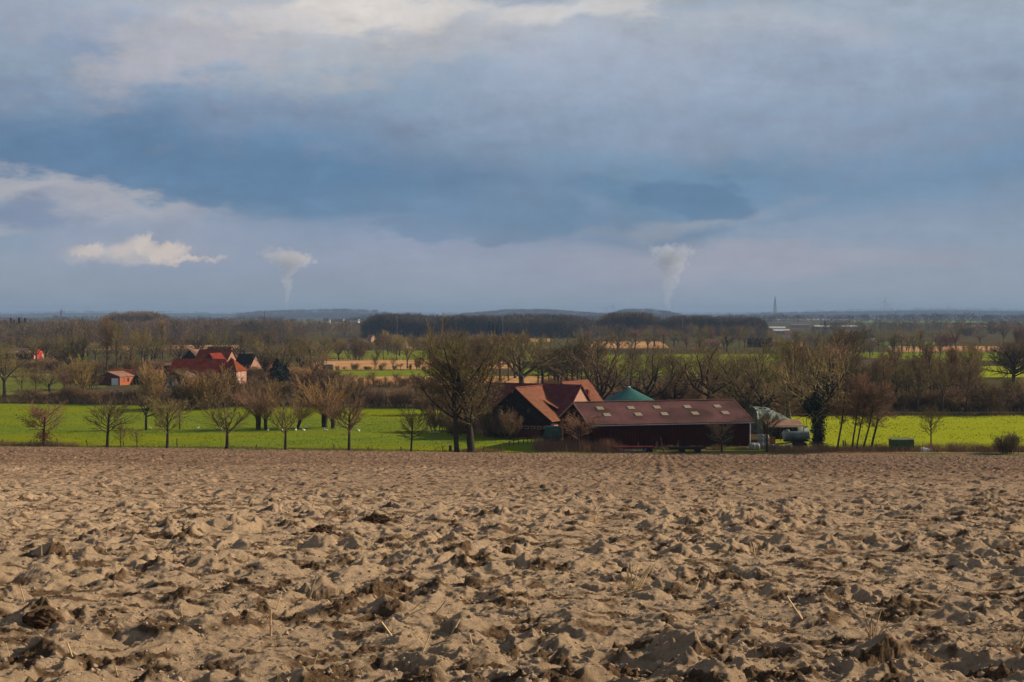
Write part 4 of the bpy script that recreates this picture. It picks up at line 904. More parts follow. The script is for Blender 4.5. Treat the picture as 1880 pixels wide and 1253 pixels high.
tufts('dead_weeds', [(985, 825), (1040, 826), (1090, 827), (1130, 829)], 6000, .5, 1.9, 4.0, M['twig_red'], 'reddish dead weeds at the corner of the long barn')
tufts('dry_grass', [(1090, 827), (1200, 826.6), (1300, 826.2), (1390, 826)], 3600, .2, .8, 1.6, M['dry_grass'], 'dry grass along the foot of the barn', clump=1.5)
tufts('dead_weeds', [(1410, 829), (1500, 829), (1600, 829), (1690, 829)], 6500, .3, 1.2, 3.0, M['twig_red'], 'reddish dead weeds under the alders')
tufts('dry_grass', [(1690, 829), (1760, 829.5), (1830, 830), (2100, 831)], 7500, .5, 1.5, 3.0, M['dry_grass'], 'tall dry grass along the bright meadow', clump=1.5)
tufts('reeds', [(995, 709), (1040, 708), (1060, 707)], 3000, 1.2, 3.0, 8, M['reed'], 'orange reeds behind the farmhouse roofs')
tufts('dry_grass', [(590, 711), (700, 710), (850, 710)], 3000, .8, 2.2, 6, M['reed'], 'orange grass along the lower stubble strip')
def meadow_tufts(name, poly, n, h0, h1, r, m_, label, seed):
    g = np.random.default_rng(seed); xs = [a for a, _ in poly[0]]; 
    px = g.uniform(xs[0], xs[-1], n); top = np.interp(px, xs, [b for _, b in poly[0]]); bot = np.interp(px, [a for a, _ in poly[1]], [b for _, b in poly[1]])
    py = top + (bot - top) * g.random(n); Y = -GZ * F / (py - HY); X = (px - CX) / F * Y; k = perlin(X, Y, 9.0, 4) + g.normal(size=n) * .25 > -.05; X, Y = X[k], Y[k]; n = len(X)
    H = g.uniform(h0, h1, n); a = g.normal(size=(n, 2)) * .5 * H[:, None]
    S = np.concatenate([np.stack([X, Y, np.full(n, GZ - .02)], 1), np.stack([X + a[:, 0], Y + a[:, 1], GZ + H], 1), np.full((n, 1), r), np.full((n, 1), r * .3)], 1)
    V, Fq = tubes(S); o = link(name, np_mesh(name, V, Fq), m_); tag(o, label, 'grass', kind='stuff')
M['tuft'] = mat('tuft', (.09, .13, .008), (.17, .20, .012), .4, .95, spec=0)
M['tuft_yellow'] = mat('tuft_yellow', (.26, .25, .03), (.36, .32, .05), .4, .95, spec=0)
TL = [(-200, 742), (300, 745), (600, 748), (940, 753)]; BL = [(-200, 815), (0, 817), (450, 823), (750, 828), (940, 829)]
TR_ = [(1500, 765), (2100, 765)]; BR = [(1500, 818), (1700, 822), (2100, 825)]
meadow_tufts('grass_tufts', (TL, BL), 9000, .08, .22, .06, M['tuft'], 'darker grass tufts dotted over the meadow with the willows', 1)
meadow_tufts('grass_tufts', (TL, BL), 5000, .06, .16, .065, M['tuft_yellow'], 'yellowish tufts dotted over the meadow with the willows', 2)
meadow_tufts('grass_tufts', (TR_, BR), 7000, .06, .2, .06, M['tuft'], 'darker grass tufts dotted over the bright meadow', 3)
random.seed(55)

# ---------------------------------------------------------------- buildings
def facade_xf(fc, L, D):
    """map (u along the wall, z, out) of a wall to local coordinates"""
    if fc == 'front': return lambda u, z, o: (u, -o, z)
    if fc == 'back': return lambda u, z, o: (L - u, D + o, z)
    if fc == 'right': return lambda u, z, o: (L + o, u, z)
    return lambda u, z, o: (-o, D - u, z)
def slab_on(fc, L, D, u, z, w, h, o0, o1, mb):
    f = facade_xf(fc, L, D); pts = [f(u, z, o0), f(u + w, z, o0), f(u + w, z + h, o0), f(u, z + h, o0)]
    a = Vector(f(0, 0, o0)); b = Vector(f(0, 0, o1)); mb.prism(pts, b - a)
def window(root, fc, L, D, u, z, w, h, fm, pm=None, bars=True):
    mb = MB(); t = .09
    slab_on(fc, L, D, u, z, w, t, .002, .07, mb); slab_on(fc, L, D, u, z + h - t, w, t, .002, .07, mb)
    slab_on(fc, L, D, u, z + t, t, h - 2 * t, .002, .065, mb); slab_on(fc, L, D, u + w - t, z + t, t, h - 2 * t, .002, .065, mb)
    if bars: slab_on(fc, L, D, u + w / 2 - .03, z + t, .06, h - 2 * t, .002, .06, mb)
    f = mb.build('window', fm, root)
    mb = MB(); slab_on(fc, L, D, u + t, z + t, w - 2 * t, h - 2 * t, .001, .03, mb); mb.build('pane', pm or M['glass'], f)
def door(root, fc, L, D, u, w, h, dm, z=0.0):
    mb = MB(); slab_on(fc, L, D, u, z, w, h, .002, .06, mb); d = mb.build('door', dm, root)
    mb = MB(); slab_on(fc, L, D, u + w * .85, z + h * .45, .08, .12, .061, .11, mb); mb.build('handle', M['black_steel'], d)
def house(name, label, cat, org, rz, L, D, eave, ridge, wall_m, roof_m, over=.4, hip=0.0, wins=(), doors=(), chim=None, group=None, fm=None, gable_m=None, zb=0.0, verge=None):
    """gabled house; local x along the ridge, the front wall at y = 0; hip > 0 cuts the ridge ends back"""
    o = empty(name, org, rz, label, cat, group); th = .16
    if hip: MB().box((L / 2, D / 2, eave / 2), (L, D, eave)).build('wall', wall_m, o)
    else:
        g = (ridge - .02)
        P_ = [(0, 0, zb), (0, D, zb), (0, D, eave), (0, D / 2, g), (0, 0, eave)]
        MB().prism(P_, (L, 0, 0)).build('wall', wall_m, o)
    sl = (ridge - eave) / (D / 2); zo = eave - over * sl
    mb = MB()
    if hip:
        A = [(-over, -over, zo), (L + over, -over, zo), (L + over, D + over, zo), (-over, D + over, zo)]; B = [(hip, D / 2, ridge), (L - hip, D / 2, ridge)]
        top = [Vector(v) + Vector((0, 0, th)) for v in A + B]; mb.add(A + top, [(3, 2, 1, 0), (0, 1, 5, 4), (1, 2, 6, 5), (2, 3, 7, 6), (3, 0, 4, 7), (4, 5, 9, 8), (5, 6, 9), (6, 7, 8, 9), (7, 4, 8)])
    else:
        for s_ in (0, 1):
            y0, y1 = (-over, D / 2) if s_ == 0 else (D + over, D / 2)
            mb.prism([(-over, y0, zo + .02), (-over, y1, ridge + .02), (-over, y1, ridge + th + .02), (-over, y0, zo + th + .02)], (L + 2 * over, 0, 0))
    rf = mb.build('roof', roof_m, o)
    if verge:
        for x in (-over - .06, L + over + .003):
            mb = MB()
            for y0 in (-over - .02, D + over + .02):
                mb.prism([(x, y0, zo - .05), (x, D / 2, ridge - .05), (x, D / 2, ridge + th + .09), (x, y0, zo + th + .09)], (.057, 0, 0))
            mb.build('verge_board', verge, o)
    if chim:
        cx_, cy_, ch = chim; c = MB().box((cx_, cy_, ridge - .4 + ch / 2), (.6, .6, ch + .8)).build('chimney', M['brick_dark'], rf)
    for (fc, u, z, w, h) in wins: window(o, fc, L, D, u, z, w, h, fm or M['white_paint'])
    for (fc, u, w, h, dm) in doors: door(o, fc, L, D, u, w, h, dm)
    return o, rf

# the long red barn
b0 = at(1086, 229.5); rzb = R(14.2)
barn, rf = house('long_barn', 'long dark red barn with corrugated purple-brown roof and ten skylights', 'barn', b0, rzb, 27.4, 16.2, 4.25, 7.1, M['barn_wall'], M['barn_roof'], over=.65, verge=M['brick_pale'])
sl = math.atan2(7.1 - 4.25, 8.1)
for row, t in ((0, .30), (1, .60)):
    for k in range(5):
        u = [3.2, 8.6, 13.2, 18.6, 24.0][k] + (0.0 if row == 0 else .35); y = 8.1 - 8.75 * t; z = 7.1 - (8.1 - y) * math.tan(sl) + .20
        MB().box((u, y, z + .035), (1.15, 1.25, .05), m=Matrix.Rotation(sl, 3, 'X')).build('skylight', M['skylight'], barn)
MB().cyl((-.6, -.72, 3.98), (28.0, -.72, 3.98), .08, 8).build('gutter', M['steel'], barn)
MB().cyl((27.52, -.16, 0), (27.52, -.16, 4.0), .06, 8).build('downpipe', M['white_paint'], barn)
MB().box((13.7, 8.1, 7.36), (28.6, .45, .10)).build('ridge_cap', M['tile_brown'], barn)
mb = MB(); slab_on('front', 27.4, 16.2, 20.2, .05, 4.2, 3.4, .003, .08, mb); mb.build('sliding_door', M['timber_dark'], barn)

# the tiled farmhouse: gabled front wing, long cross wing, rear wing
fa = R(-29)     # ridge of the front wing points away and to the right
e = (math.cos(fa), math.sin(fa)); bk = (-e[1], e[0])
apex = Vector((.8, 254.0, GZ)); hw = 6.9
org = apex - Vector((e[0] * hw, e[1] * hw, 0))
fh = empty('farmhouse', org, fa, 'large old farmhouse with orange tiled roofs, dark timber gable facing the lawn', 'farmhouse')
Lr = 10.0; ev, rd = 3.1, 8.7; W2 = hw * 2
MB().prism([(0, 0, 2.3), (W2, 0, 2.3), (W2, 0, ev), (hw, 0, rd), (0, 0, ev)], (0, Lr, 0)).build('gable_wall', M['timber_dark'], fh)
MB().box((hw, Lr / 2, 1.14), (W2 - .1, Lr - .1, 2.3)).build('wall', M['brick_dark'], fh)
def roof_strip(y0, y1, side, zadd, name, m_, xe=.5, kick=.25, knee=.55):
    """one slope of the front wing with a slight kick at the eave"""
    s_ = 1 if side else -1; f = (rd - ev) / hw
    pr_ = [(0, rd), (hw * knee, rd - hw * knee * f), (hw + xe, ev - xe * f + kick)]
    pts = [(hw + s_ * a, y0, b + zadd) for a, b in pr_] + [(hw + s_ * a, y0, b + zadd + .18) for a, b in pr_[::-1]]
    return MB().prism(pts, (0, y1 - y0, 0)).build(name, m_, fh)
roof_strip(-.55, 4.3, True, .03, 'roof', M['tile_orange']); roof_strip(4.302, Lr, True, .03, 'raised_roof', M['tile_orange'], xe=-.9, kick=1.1, knee=.42)
roof_strip(-.55, Lr, False, .03, 'roof', M['tile_orange'])
MB().bar((hw, -.6, rd + .2), (hw, Lr, rd + .2), .35, .16).build('ridge_tile', M['tile_orange'], fh)
mb = MB()
for x in range(10): window(fh, 'front', W2, Lr, .9 + x * 1.28, 1.6, .80, .5, M['concrete'], bars=False)
window(fh, 'front', W2, Lr, 9.0, 4.4, .7, .8, M['timber_dark'])
door(fh, 'front', W2, Lr, 11.7, 1.0, 1.45, M['timber_dark'])
MB().box((W2 + .35, .9, 1.2), (.5, 1.6, 2.4)).build('brick_pier', M['brick_pale'], fh)
# cross wing, ridge perpendicular to the front wing
q = apex + Vector((bk[0] * Lr, bk[1] * Lr, 0))
cw0 = q - Vector((e[0] * 12.6 + bk[0] * 7.0, e[1] * 12.6 + bk[1] * 7.0, 0))
def cross(name, dx, dy, L, D, ev_, rd_, mw, mr_, rot=0.0):
    o = empty(name, (dx, dy, 0)); o.parent = fh; o.rotation_euler = (0, 0, rot); return o
CW = (hw - 12.4, Lr - 7.0)
mb = MB(); L_, D_ = 20.2, 14.0
def wing(x0, y0, L, D, ev_, rd_, along, wm, rm, nm, over=.35):
    """a wing of the farmhouse as wall and roof parts; along = 'x' or 'y' ridge"""
    f = (rd_ - ev_) / (D / 2); zo = ev_ - over * f
    if along == 'x':
        MB().prism([(x0, y0, 0), (x0, y0 + D, 0), (x0, y0 + D, ev_), (x0, y0 + D / 2, rd_ - .02), (x0, y0, ev_)], (L, 0, 0)).build('wall', wm, fh)
        mb = MB()
        for a in (y0 - over, y0 + D + over): mb.prism([(x0 - over, a, zo + .02), (x0 - over, y0 + D / 2, rd_ + .02), (x0 - over, y0 + D / 2, rd_ + .2), (x0 - over, a, zo + .2)], (L + 2 * over, 0, 0))
    else:
        MB().prism([(x0, y0, 0), (x0 + D, y0, 0), (x0 + D, y0, ev_), (x0 + D / 2, y0, rd_ - .02), (x0, y0, ev_)], (0, L, 0)).build('wall', wm, fh)
        mb = MB()
        for a in (x0 - over, x0 + D + over): mb.prism([(a, y0 - over, zo + .02), (x0 + D / 2, y0 - over, rd_ + .02), (x0 + D / 2, y0 - over, rd_ + .2), (a, y0 - over, zo + .2)], (0, L + 2 * over, 0))
    return mb.build(nm, rm, fh)
wing(hw - 11.5, Lr - 6.6, 19.2, 13.4, 3.4, 8.95, 'x', M['brick_pale'], M['tile_dark'], 'cross_roof')  # unlit slope and sunlit gable are painted in as dark tiles, pale brick
wing(hw - 2.3, 14.7, 10.6, 8.0, 4.2, 9.15, 'y', M['brick'], M['tile_orange'], 'rear_roof')
MB().box((hw + 4.3, 20, 6.9), (.7, .7, 1.6)).build('chimney', M['brick_dark'], fh)

# small tiled outbuilding left of the great tree
house('outbuilding', 'small outbuilding with a pinkish tiled roof half hidden behind the great tree', 'shed', at(823, 262), R(-6), 4.4, 4.5, 2.3, 4.0, M['brick_dark'], M['tile_brown'])
# green conical gas dome
Yd = 278; dm = empty('gas_storage_dome', at(1155, Yd), 0, 'green conical membrane dome of the biogas tank behind the barn', 'gas dome'); R0 = 9.6
MB().lathe([(R0, 0), (R0, 3.0), (R0 + .1, 3.02), (R0 + .1, 3.2)], n=48).build('tank_wall', M['concrete'], dm)
pr_ = []
for i in range(15):
    t = i / 14; r = R0 * (1 - t); z = 3.2 + (7.75 - 3.2) * (t ** 1.22 * .55 + t * .45); pr_.append((max(r, .12), z))
MB().lathe(pr_, n=64).build('membrane', M['membrane'], dm, smooth=True)
MB().cyl((0, 0, 7.7), (0, 0, 8.9), .03, 6).build('mast', M['steel'], dm); MB().lathe([(.3, 7.68), (.28, 7.82), (.05, 7.9)], n=12).build('cap', M['white_paint'], dm)
# film covered mound on the right
Ym = 262; mo = empty('film_covered_clamp', at(1392, Ym), R(8), 'silage clamp covered with pale greenish plastic film, sloping down to the right', 'silage clamp')
n1_, n2_ = 26, 14; V = []; 
for i in range(n1_):
    x = i / (n1_ - 1) * 10.4; top = 4.75 * (1 - .02 * x) if x < 2.2 else 4.7 - (x - 2.2) ** 1.12 * .40
    for j in range(n2_):
        t = j / (n2_ - 1); y = t * 7; z = max(.05, top * math.sin(math.pi * (.12 + .76 * t)) ** .45) + random.uniform(-.03, .03) + .10 * math.sin(x * 3.1 + t * 9)
        if j in (0, n2_ - 1): z = 0
        V.append((x, y, z))
Fm = [(i * n2_ + j, (i + 1) * n2_ + j, (i + 1) * n2_ + j + 1, i * n2_ + j + 1) for i in range(n1_ - 1) for j in range(n2_ - 1)] + [tuple(range(n2_ - 1, -1, -1)), tuple((n1_ - 1) * n2_ + j for j in range(n2_))]
MB().add(V, Fm).build('film', M['film'], mo, smooth=True)
for k in range(9):
    x = .9 + k * 1.1; mb = MB(); y = 1.2
    top = 4.75 * (1 - .02 * x) if x < 2.2 else 4.7 - (x - 2.2) ** 1.12 * .40; mb.lathe([(.18, 0), (.34, .02), (.34, .16), (.18, .18)], (x, 1.5 + .9 * (k % 2), top * .93 + .12), 12); mb.build('tyre_weight', M['rubber'], mo)
# lean shed roof before it
Ys = 246; ls = empty('open_shed', at(1410, Ys), R(4), 'low open-fronted shed with a pale corrugated roof edge before the film-covered clamp', 'shed')
MB().prism([(0, 0, 2.55), (0, 4, 3.35), (0, 4, 3.45), (0, 0, 2.67)], (6.4, 0, 0)).build('roof', M['tile_brown'], ls)
for x in (.1, 2.2, 4.3, 6.3): MB().box((x, .1, 1.27), (.12, .12, 2.55)).build('post', M['post'], ls)
MB().box((3.2, 4.0, 1.6), (6.2, .1, 3.2)).build('back_wall', M['timber_dark'], ls); MB().box((3.2, -.02, 2.5), (6.5, .05, .16)).build('fascia', M['white_paint'], ls)
# slurry tanker
Yt = 232.5; tk = empty('slurry_tanker', at(1435, Yt), R(5), 'grey-green cylindrical slurry tanker with ribbed barrel parked by the ivy-clad oak', 'slurry tanker')
pr_ = [(.25, .1), (.52, .22), (.66, .42)]
z = .42
while z < 4.2: pr_ += [(.66, z), (.66, z + .20), (.70, z + .21), (.70, z + .25), (.66, z + .26)]; z += .29
pr_ += [(.66, 4.35), (.60, 4.52), (.25, 4.6)]
MB().lathe(pr_, (0, 0, 2.15), 28, 'X').build('barrel', M['galv'], tk, smooth=False)
MB().lathe([(.30, 0), (.30, .22), (.26, .3)], (1.0, 0, 2.78), 14).build('hatch', M['galv'], tk)
MB().bar((-.9, 0, .75), (4.5, 0, 1.25), .16, .2).bar((.4, -.4, 1.3), (4.4, -.4, 1.3), .12, .3).bar((.4, .4, 1.3), (4.4, .4, 1.3), .12, .3).box((3.0, 0, .95), (.8, 1.3, .2)).build('chassis', M['black_steel'], tk)
MB().bar((-.9, 0, .15), (-.9, 0, .95), .1).build('drawbar_stand', M['white_paint'], tk)
def wheel(parent, c, r, w, n=20, rim='steel'):
    tb = MB().lathe([(r * .55, -w / 2), (r * .93, -w / 2), (r, -w * .32), (r, w * .32), (r * .93, w / 2), (r * .55, w / 2)], c, n, 'Y').build('wheel', M['rubber'], parent)
    MB().lathe([(r * .16, -w * .42), (r * .54, -w * .36), (r * .54, w * .36), (r * .16, w * .42)], c, n, 'Y').build('rim', M[rim], tb)
for x in (2.5, 3.55):
    for y in (-.72, .72): wheel(tk, (x, y, .55), .55, .42)
MB().bar((4.6, 0, 2.5), (4.75, 0, .7), .14).bar((-.1, -.3, 2.5), (.3, -.5, 3.0), .08).bar((.2, -.68, 1.5), (.2, -.68, 2.6), .05).build('pipe', M['off_white'], tk)
# rusty door panel, bales, plank and scrap
MB().box((0, 0, .95), (1.0, .12, 1.9)).box((0, -.08, .5), (1.0, .05, .08)).box((0, -.08, 1.4), (1.0, .05, .08)).build('steel_panel', M['rust'])
o = bpy.data.objects['steel_panel']; o.location = at(1418, 233.2); tag(o, 'rust-brown upright panel between the stacked bales and the slurry tanker', 'panel')
def bale(loc, r, l, rz, label, dark=False):
    o = empty('wrapped_bale', loc, rz, label, 'bale', 'film-wrapped bales by the barn end')
    MB().lathe([(r * .3, 0), (r * .85, .02), (r * .98, .1), (r, l * .3), (r * 1.01, l * .5), (r, l * .8), (r * .97, l - .1), (r * .82, l), (r * .25, l + .01)], (0, 0, r * .96), 24, 'X', .03).build('film', M['bale_film'], o, True)
    MB().lathe([(r * 1.025, l * .42), (r * 1.03, l * .44), (r * 1.03, l * .5), (r * 1.025, l * .52)], (0, 0, r * .96), 24, 'X').build('film_seam', M['off_white'], o)
bale(at(1375.5, 230.0), .58, 1.65, R(5), 'pale film-wrapped bale touching the barn corner')
bale(at(1391, 232.5), .62, 1.8, R(-4), 'pale film-wrapped bale under another one, behind the forked tree'); bale(at(1391, 232.5) + Vector((.05, 0, 1.16)), .6, 1.75, R(-2), 'film-wrapped bale lying on top of another behind the forked tree')
bale(at(1413, 231.0), .42, 1.35, R(3), 'smallest wrapped bale, low beside the rust-brown panel')
o = MB().bar((0, 0, .25), (2.1, .1, 1.1), .35, .12).bar((0, .3, .05), (0, .3, .3), .3).build('loading_ramp', M['timber_dark']); o.location = at(1434, 229.5); tag(o, 'dark sloping plank ramp below the slurry tanker', 'ramp')
random.seed(3)
for i, (x, Y, s_, mm, l) in enumerate([(1446, 229, .5, 'off_white', 'white crumpled sheet of scrap on the ramp'), (1401, 231, .6, 'rust', 'rusty sheet metal scrap behind the bales'), (1518, 228.5, .55, 'film', 'grey lump of scrap under the first alder'), (1508, 230, .5, 'steel', 'grey scrap heap at the foot of the ivy-clad oak'),
                                      (1470, 230.5, .5, 'black_steel', 'dark machine scrap under the slurry tanker')]):
    mb = MB()
    for k in range(9): mb.box((random.uniform(-1, 1) * s_ * 1.4, random.uniform(-.3, .3), random.uniform(.1, .9) * s_ + (.6 if i == 0 else 0)), (random.uniform(.3, 1.1) * s_, random.uniform(.2, .6), random.uniform(.05, .4) * s_), m=Quaternion(rnd_unit(), random.uniform(-.5, .5)).to_matrix())
    o = mb.build('scrap_heap', M[mm]); o.location = at(x, Y); tag(o, l, 'scrap')
for x in (1548, 1552):
    o = MB().cyl((0, 0, -.2), (0, 0, 1.55), .11, 10).cyl((0, 0, 1.55), (0, 0, 1.62), .13, 10).build('gate_post', M['black_steel']); o.location = at(x, 229); tag(o, 'black post, one of a close pair between two alders', 'post', 'pair of black posts between the alders')
# flatbed trailers
def flatbed(px0, px1, Y, deckz, m_deck, label, rails, wr, wx):
    s_ = Y / F; L = (px1 - px0) * s_; o = empty('flatbed_trailer', at(px0, Y), R(2), label, 'trailer')
    MB().box((L / 2, 0, deckz), (L, 2.3, .14)).box((L / 2, -1.17, deckz), (L, .04, .20)).build('deck', m_deck, o)
    if rails: MB().bar((.9, -1.1, deckz - .28), (L - 1.4, -1.1, deckz - .28), .04, .09).bar((.9, -1.1, deckz - .55), (L - 1.4, -1.1, deckz - .55), .04, .12).bar((L - 1.4, -1.1, deckz - .08), (L - 1.4, -1.1, deckz - .6), .16, .05).bar((.9, -1.1, deckz - .08), (.9, -1.1, deckz - .6), .12, .05).build('side_guard', M['steel'], o)
    MB().bar((.2, -.45, deckz - .17), (L - .2, -.45, deckz - .17), .1, .18).bar((.2, .45, deckz - .17), (L - .2, .45, deckz - .17), .1, .18).bar((L, 0, deckz - .25), (L + 1.6, 0, .45), .1).bar((-.02, 0, deckz - .2), (.4, 0, deckz - .2), 1.6, .12).build('frame', M['black_steel'], o)
    for x in wx:
        for y in (-.95, .95): wheel(o, (x * L, y, wr), wr, .28, rim='off_white' if not rails else 'steel')
flatbed(1126, 1200, 226.3, .86, M['red_steel'], 'flatbed trailer with a dark red deck and grey side guards along the barn wall', True, .36, (.10, .20, .80, .91))
flatbed(1228, 1294, 226.0, .80, M['timber_dark'], 'low dark flatbed trailer with plain edges, second in line before the barn', False, .40, (.36, .80))
# stack of oddments standing before the barn wall
for i, (x, h, lean) in enumerate([(1135, 1.5, .3), (1172, 1.9, -.05), (1204, 1.9, .05), (1218, 2.5, -.12), (1243, 2.0, .04)]):
    S = []
    for k in range(7): S.append((random.gauss(0, .1), random.gauss(0, .1), 0, random.gauss(lean * h, .15), 0, h * random.uniform(.5, 1), .035, .012))
    V, Fq = tubes(S); o = link('dead_plant', np_mesh('dead_plant', V, Fq), M['dry_grass']); o.location = at(x, 227.6); tag(o, 'dry plant stalk standing before the dark barn wall', 'dead plant', 'dry stalks before the barn wall')
# green box trailer
Yg = 227.8; gt = empty('box_trailer', at(1635, Yg), R(3), 'dark green high-sided trailer with a pale top rail on the verge', 'trailer'); L_ = 3.5
MB().box((L_ / 2, 0, 1.25), (L_, 2.0, 1.35)).build('body', M['green_steel'], gt)
mb = MB(); 
for i in range(6): mb.box((.06 + i * (L_ - .12) / 5, -1.03, 1.25), (.08, .05, 1.35))
mb.build('side_rib', M['green_steel'], gt)
MB().bar((-.05, -1.0, 2.06), (L_ + .05, -1.0, 2.06), .06, .14).bar((-.05, 1.0, 2.12), (L_ + .05, 1.0, 2.12), .06, .10).bar((0, -1, 2.06), (0, 1, 2.12), .06, .08).bar((L_, -1, 2.06), (L_, 1, 2.12), .06, .08).build('top_rail', M['cream'], gt)
MB().bar((.1, -.4, .5), (L_ - .1, -.4, .5), .1, .14).bar((.1, .4, .5), (L_ - .1, .4, .5), .1, .14).bar((0, 0, .5), (-1.0, 0, .35), .1).bar((0.02, -.9, 0), (.02, -.9, .5), .08).build('chassis', M['black_steel'], gt)
for y in (-.8, .8):
    for x in (1.4, 2.2): wheel(gt, (x, y, .36), .36, .26)
# plastic covered heap
hp = empty('covered_heap', at(1687, 227.0), R(2), 'low heap wrapped in silver-white film beside the lone young tree', 'heap')
V = []; n1_, n2_ = 18, 10
for i in range(n1_):
    for j in range(n2_):
        t = j / (n2_ - 1); x = i / (n1_ - 1) * 2.8; z = (.62 - .10 * x / 2.8 + .12 * math.sin(x * 2.2)) * math.sin(math.pi * t) ** .5 * min(1, (i + .4) / 2.5, (n1_ - .6 - i) / 2.0 + .05) + (random.uniform(-.05, .05) if 0 < j < n2_ - 1 else 0); V.append((x, (t - .5) * 1.3, max(0, z)))
MB().add(V, [(i * n2_ + j, (i + 1) * n2_ + j, (i + 1) * n2_ + j + 1, i * n2_ + j + 1) for i in range(n1_ - 1) for j in range(n2_ - 1)]).build('film', M['white_paint'], hp, True)
MB().box((2.45, -.4, .25), (.6, .5, .5)).build('open_end', M['rubber'], hp)
# green net covered stack by the farmhouse
ns = empty('net_covered_stack', at(998, 243), R(-4), 'stack covered by a green net and tarpaulin between farmhouse and barn', 'covered stack')
MB().box((1.5, 1.0, 1.15), (3.0, 2.0, 2.3)).build('stack', M['timber_dark'], ns)
MB().prism([(-.1, -.12, 1.1), (3.1, -.12, 1.1), (2.9, -.10, 2.75), (.3, -.10, 2.75)], (0, 2.2, 0)).build('tarpaulin', M['tarp'], ns)
S = []
for k in range(260):
    x = random.uniform(.6, 3.1); z1 = random.uniform(.5, 1.6); S.append((1.2 + (x - 1.2) * .7, -.2, 2.8, x + random.gauss(0, .08), -.45, z1, .03, .02))
V, Fq = tubes(S); o = link('net', np_mesh('net', V, Fq), M['net_green'], ns)
MB().box((0, 0, .35), (.35, .2, .7)).build('white_board', M['off_white']); o = bpy.data.objects['white_board']; o.location = at(986, 238); tag(o, 'small pale board leaning at the lawn corner by the dead weeds', 'board')

# ---------------------------------------------------------------- village
def P2(px, pb): return G(px, pb)
g1, _ = house('garage', 'brick-red garage with a white roller door and a sunlit orange side wall', 'garage', P2(179, 707) , R(-24), 8.6, 6.5, 2.9, 2.9, M['brick_dark'], M['tile_brown'])
for c in list(g1.children): bpy.data.objects.remove(c)
def gable_front(root, W, L, ev_, rd_, wm, rm, sunlit_m=None, over=.35):
    MB().prism([(0, 0, 0), (W, 0, 0), (W, 0, ev_), (W / 2, 0, rd_ - .02), (0, 0, ev_)], (0, L, 0)).build('wall', wm, root)
    if sunlit_m: MB().box((W + .03, L / 2, ev_ / 2 - .03), (.05, L - .02, ev_ - .06)).build('sunlit_side_wall', sunlit_m, root)  # brighter brick panel, sunlight on this side put into its colour
    f = (rd_ - ev_) / (W / 2); mb = MB()
    for s_ in (-1, 1):
        x0 = W / 2 + s_ * (W / 2 + over); zo = ev_ - over * f
        mb.prism([(x0, -over, zo + .02), (W / 2, -over, rd_ + .02), (W / 2, -over, rd_ + .17), (x0, -over, zo + .17)], (0, L + 2 * over, 0))
    return mb.build('roof', rm, root)
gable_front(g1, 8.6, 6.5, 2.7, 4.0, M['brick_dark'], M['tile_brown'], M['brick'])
door(g1, 'front', 8.6, 6.5, 5.5, 2.6, 2.15, M['white_paint']); window(g1, 'right', 8.6, 6.5, 1.6, 1.0, .7, 1.2, M['timber_dark']); window(g1, 'right', 8.65, 6.5, 3.6, 1.0, .7, 1.2, M['timber_dark'])
g2 = empty('garage', P2(299, 709), R(-24), 'low brown garage with a pale door and an arched gateway below the big brick house', 'garage')
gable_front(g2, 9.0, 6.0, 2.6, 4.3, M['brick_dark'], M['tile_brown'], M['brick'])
door(g2, 'front', 9.0, 6.0, 1.6, .9, 2.0, M['off_white'])
mb = MB(); W_ = 2.4; pts = [(3.3, -.06, 0), (3.3 + W_, -.06, 0), (3.3 + W_, -.06, 1.6)] + [(3.3 + W_ / 2 + W_ / 2 * math.cos(a), -.06, 1.6 + .5 * math.sin(a)) for a in [math.pi * k / 8 for k in range(1, 8)]] + [(3.3, -.06, 1.6)]
ag = mb.prism(pts, (0, .055, 0)).build('arched_gate', M['steel'], g2); MB().box((4.5, -.08, .65), (1.9, .03, 1.2)).build('gate_panel', M['off_white'], ag)
house('long_shed', 'long low shed with a dark red roof behind the brick-red garage', 'shed', P2(198, 702), R(-6), 17, 7, 2.4, 3.9, M['timber_dark'], M['tile_red'])
house('long_shed', 'dark timber shed between the two garages', 'shed', P2(240, 706), R(-4), 9.5, 6, 3.0, 4.4, M['timber_dark'], M['tile_dark'])
bh, rf = house('brick_house', 'big brick farmhouse with a long red roof above the arched garage', 'house', P2(312, 703), R(-5), 16.5, 9, 3.0, 7.4, M['brick_dark'], M['tile_red'], wins=[('front', 2, 1, .9, 1.1), ('front', 6, 1, .9, 1.1)], chim=(12.3, 4.4, 1.0))
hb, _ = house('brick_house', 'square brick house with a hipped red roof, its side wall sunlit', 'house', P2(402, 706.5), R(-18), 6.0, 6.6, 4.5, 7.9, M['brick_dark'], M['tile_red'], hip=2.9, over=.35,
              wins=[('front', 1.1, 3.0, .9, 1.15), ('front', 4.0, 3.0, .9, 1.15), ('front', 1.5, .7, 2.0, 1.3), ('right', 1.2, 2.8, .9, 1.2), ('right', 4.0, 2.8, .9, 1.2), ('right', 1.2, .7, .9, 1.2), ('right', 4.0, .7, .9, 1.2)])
MB().box((6.035, 3.3, 2.2), (.05, 6.5, 4.3)).build('sunlit_side_wall', M['brick_pale'], hb)  # paler brick over the same wall paints its sunlit side
house('red_roofed_house', 'house with a bright red gabled roof and attic dormer behind the hipped house', 'house', P2(356, 692), R(-22), 13, 8, 5.0, 9.4, M['brick_pale'], M['tile_red'], wins=[('front', 6, 3.2, 1, 1.2), ('front', 8, 3.2, 1, 1.2)])
g3 = empty('red_roofed_house', P2(372, 696), R(-22), 'small red gabled house front with a white window under its peak', 'house'); gable_front(g3, 6.0, 6.0, 5.4, 8.6, M['brick_dark'], M['tile_red'], over=.5); window(g3, 'front', 6, 6, 2.3, 5.6, 1.3, 1.1, M['white_paint'])
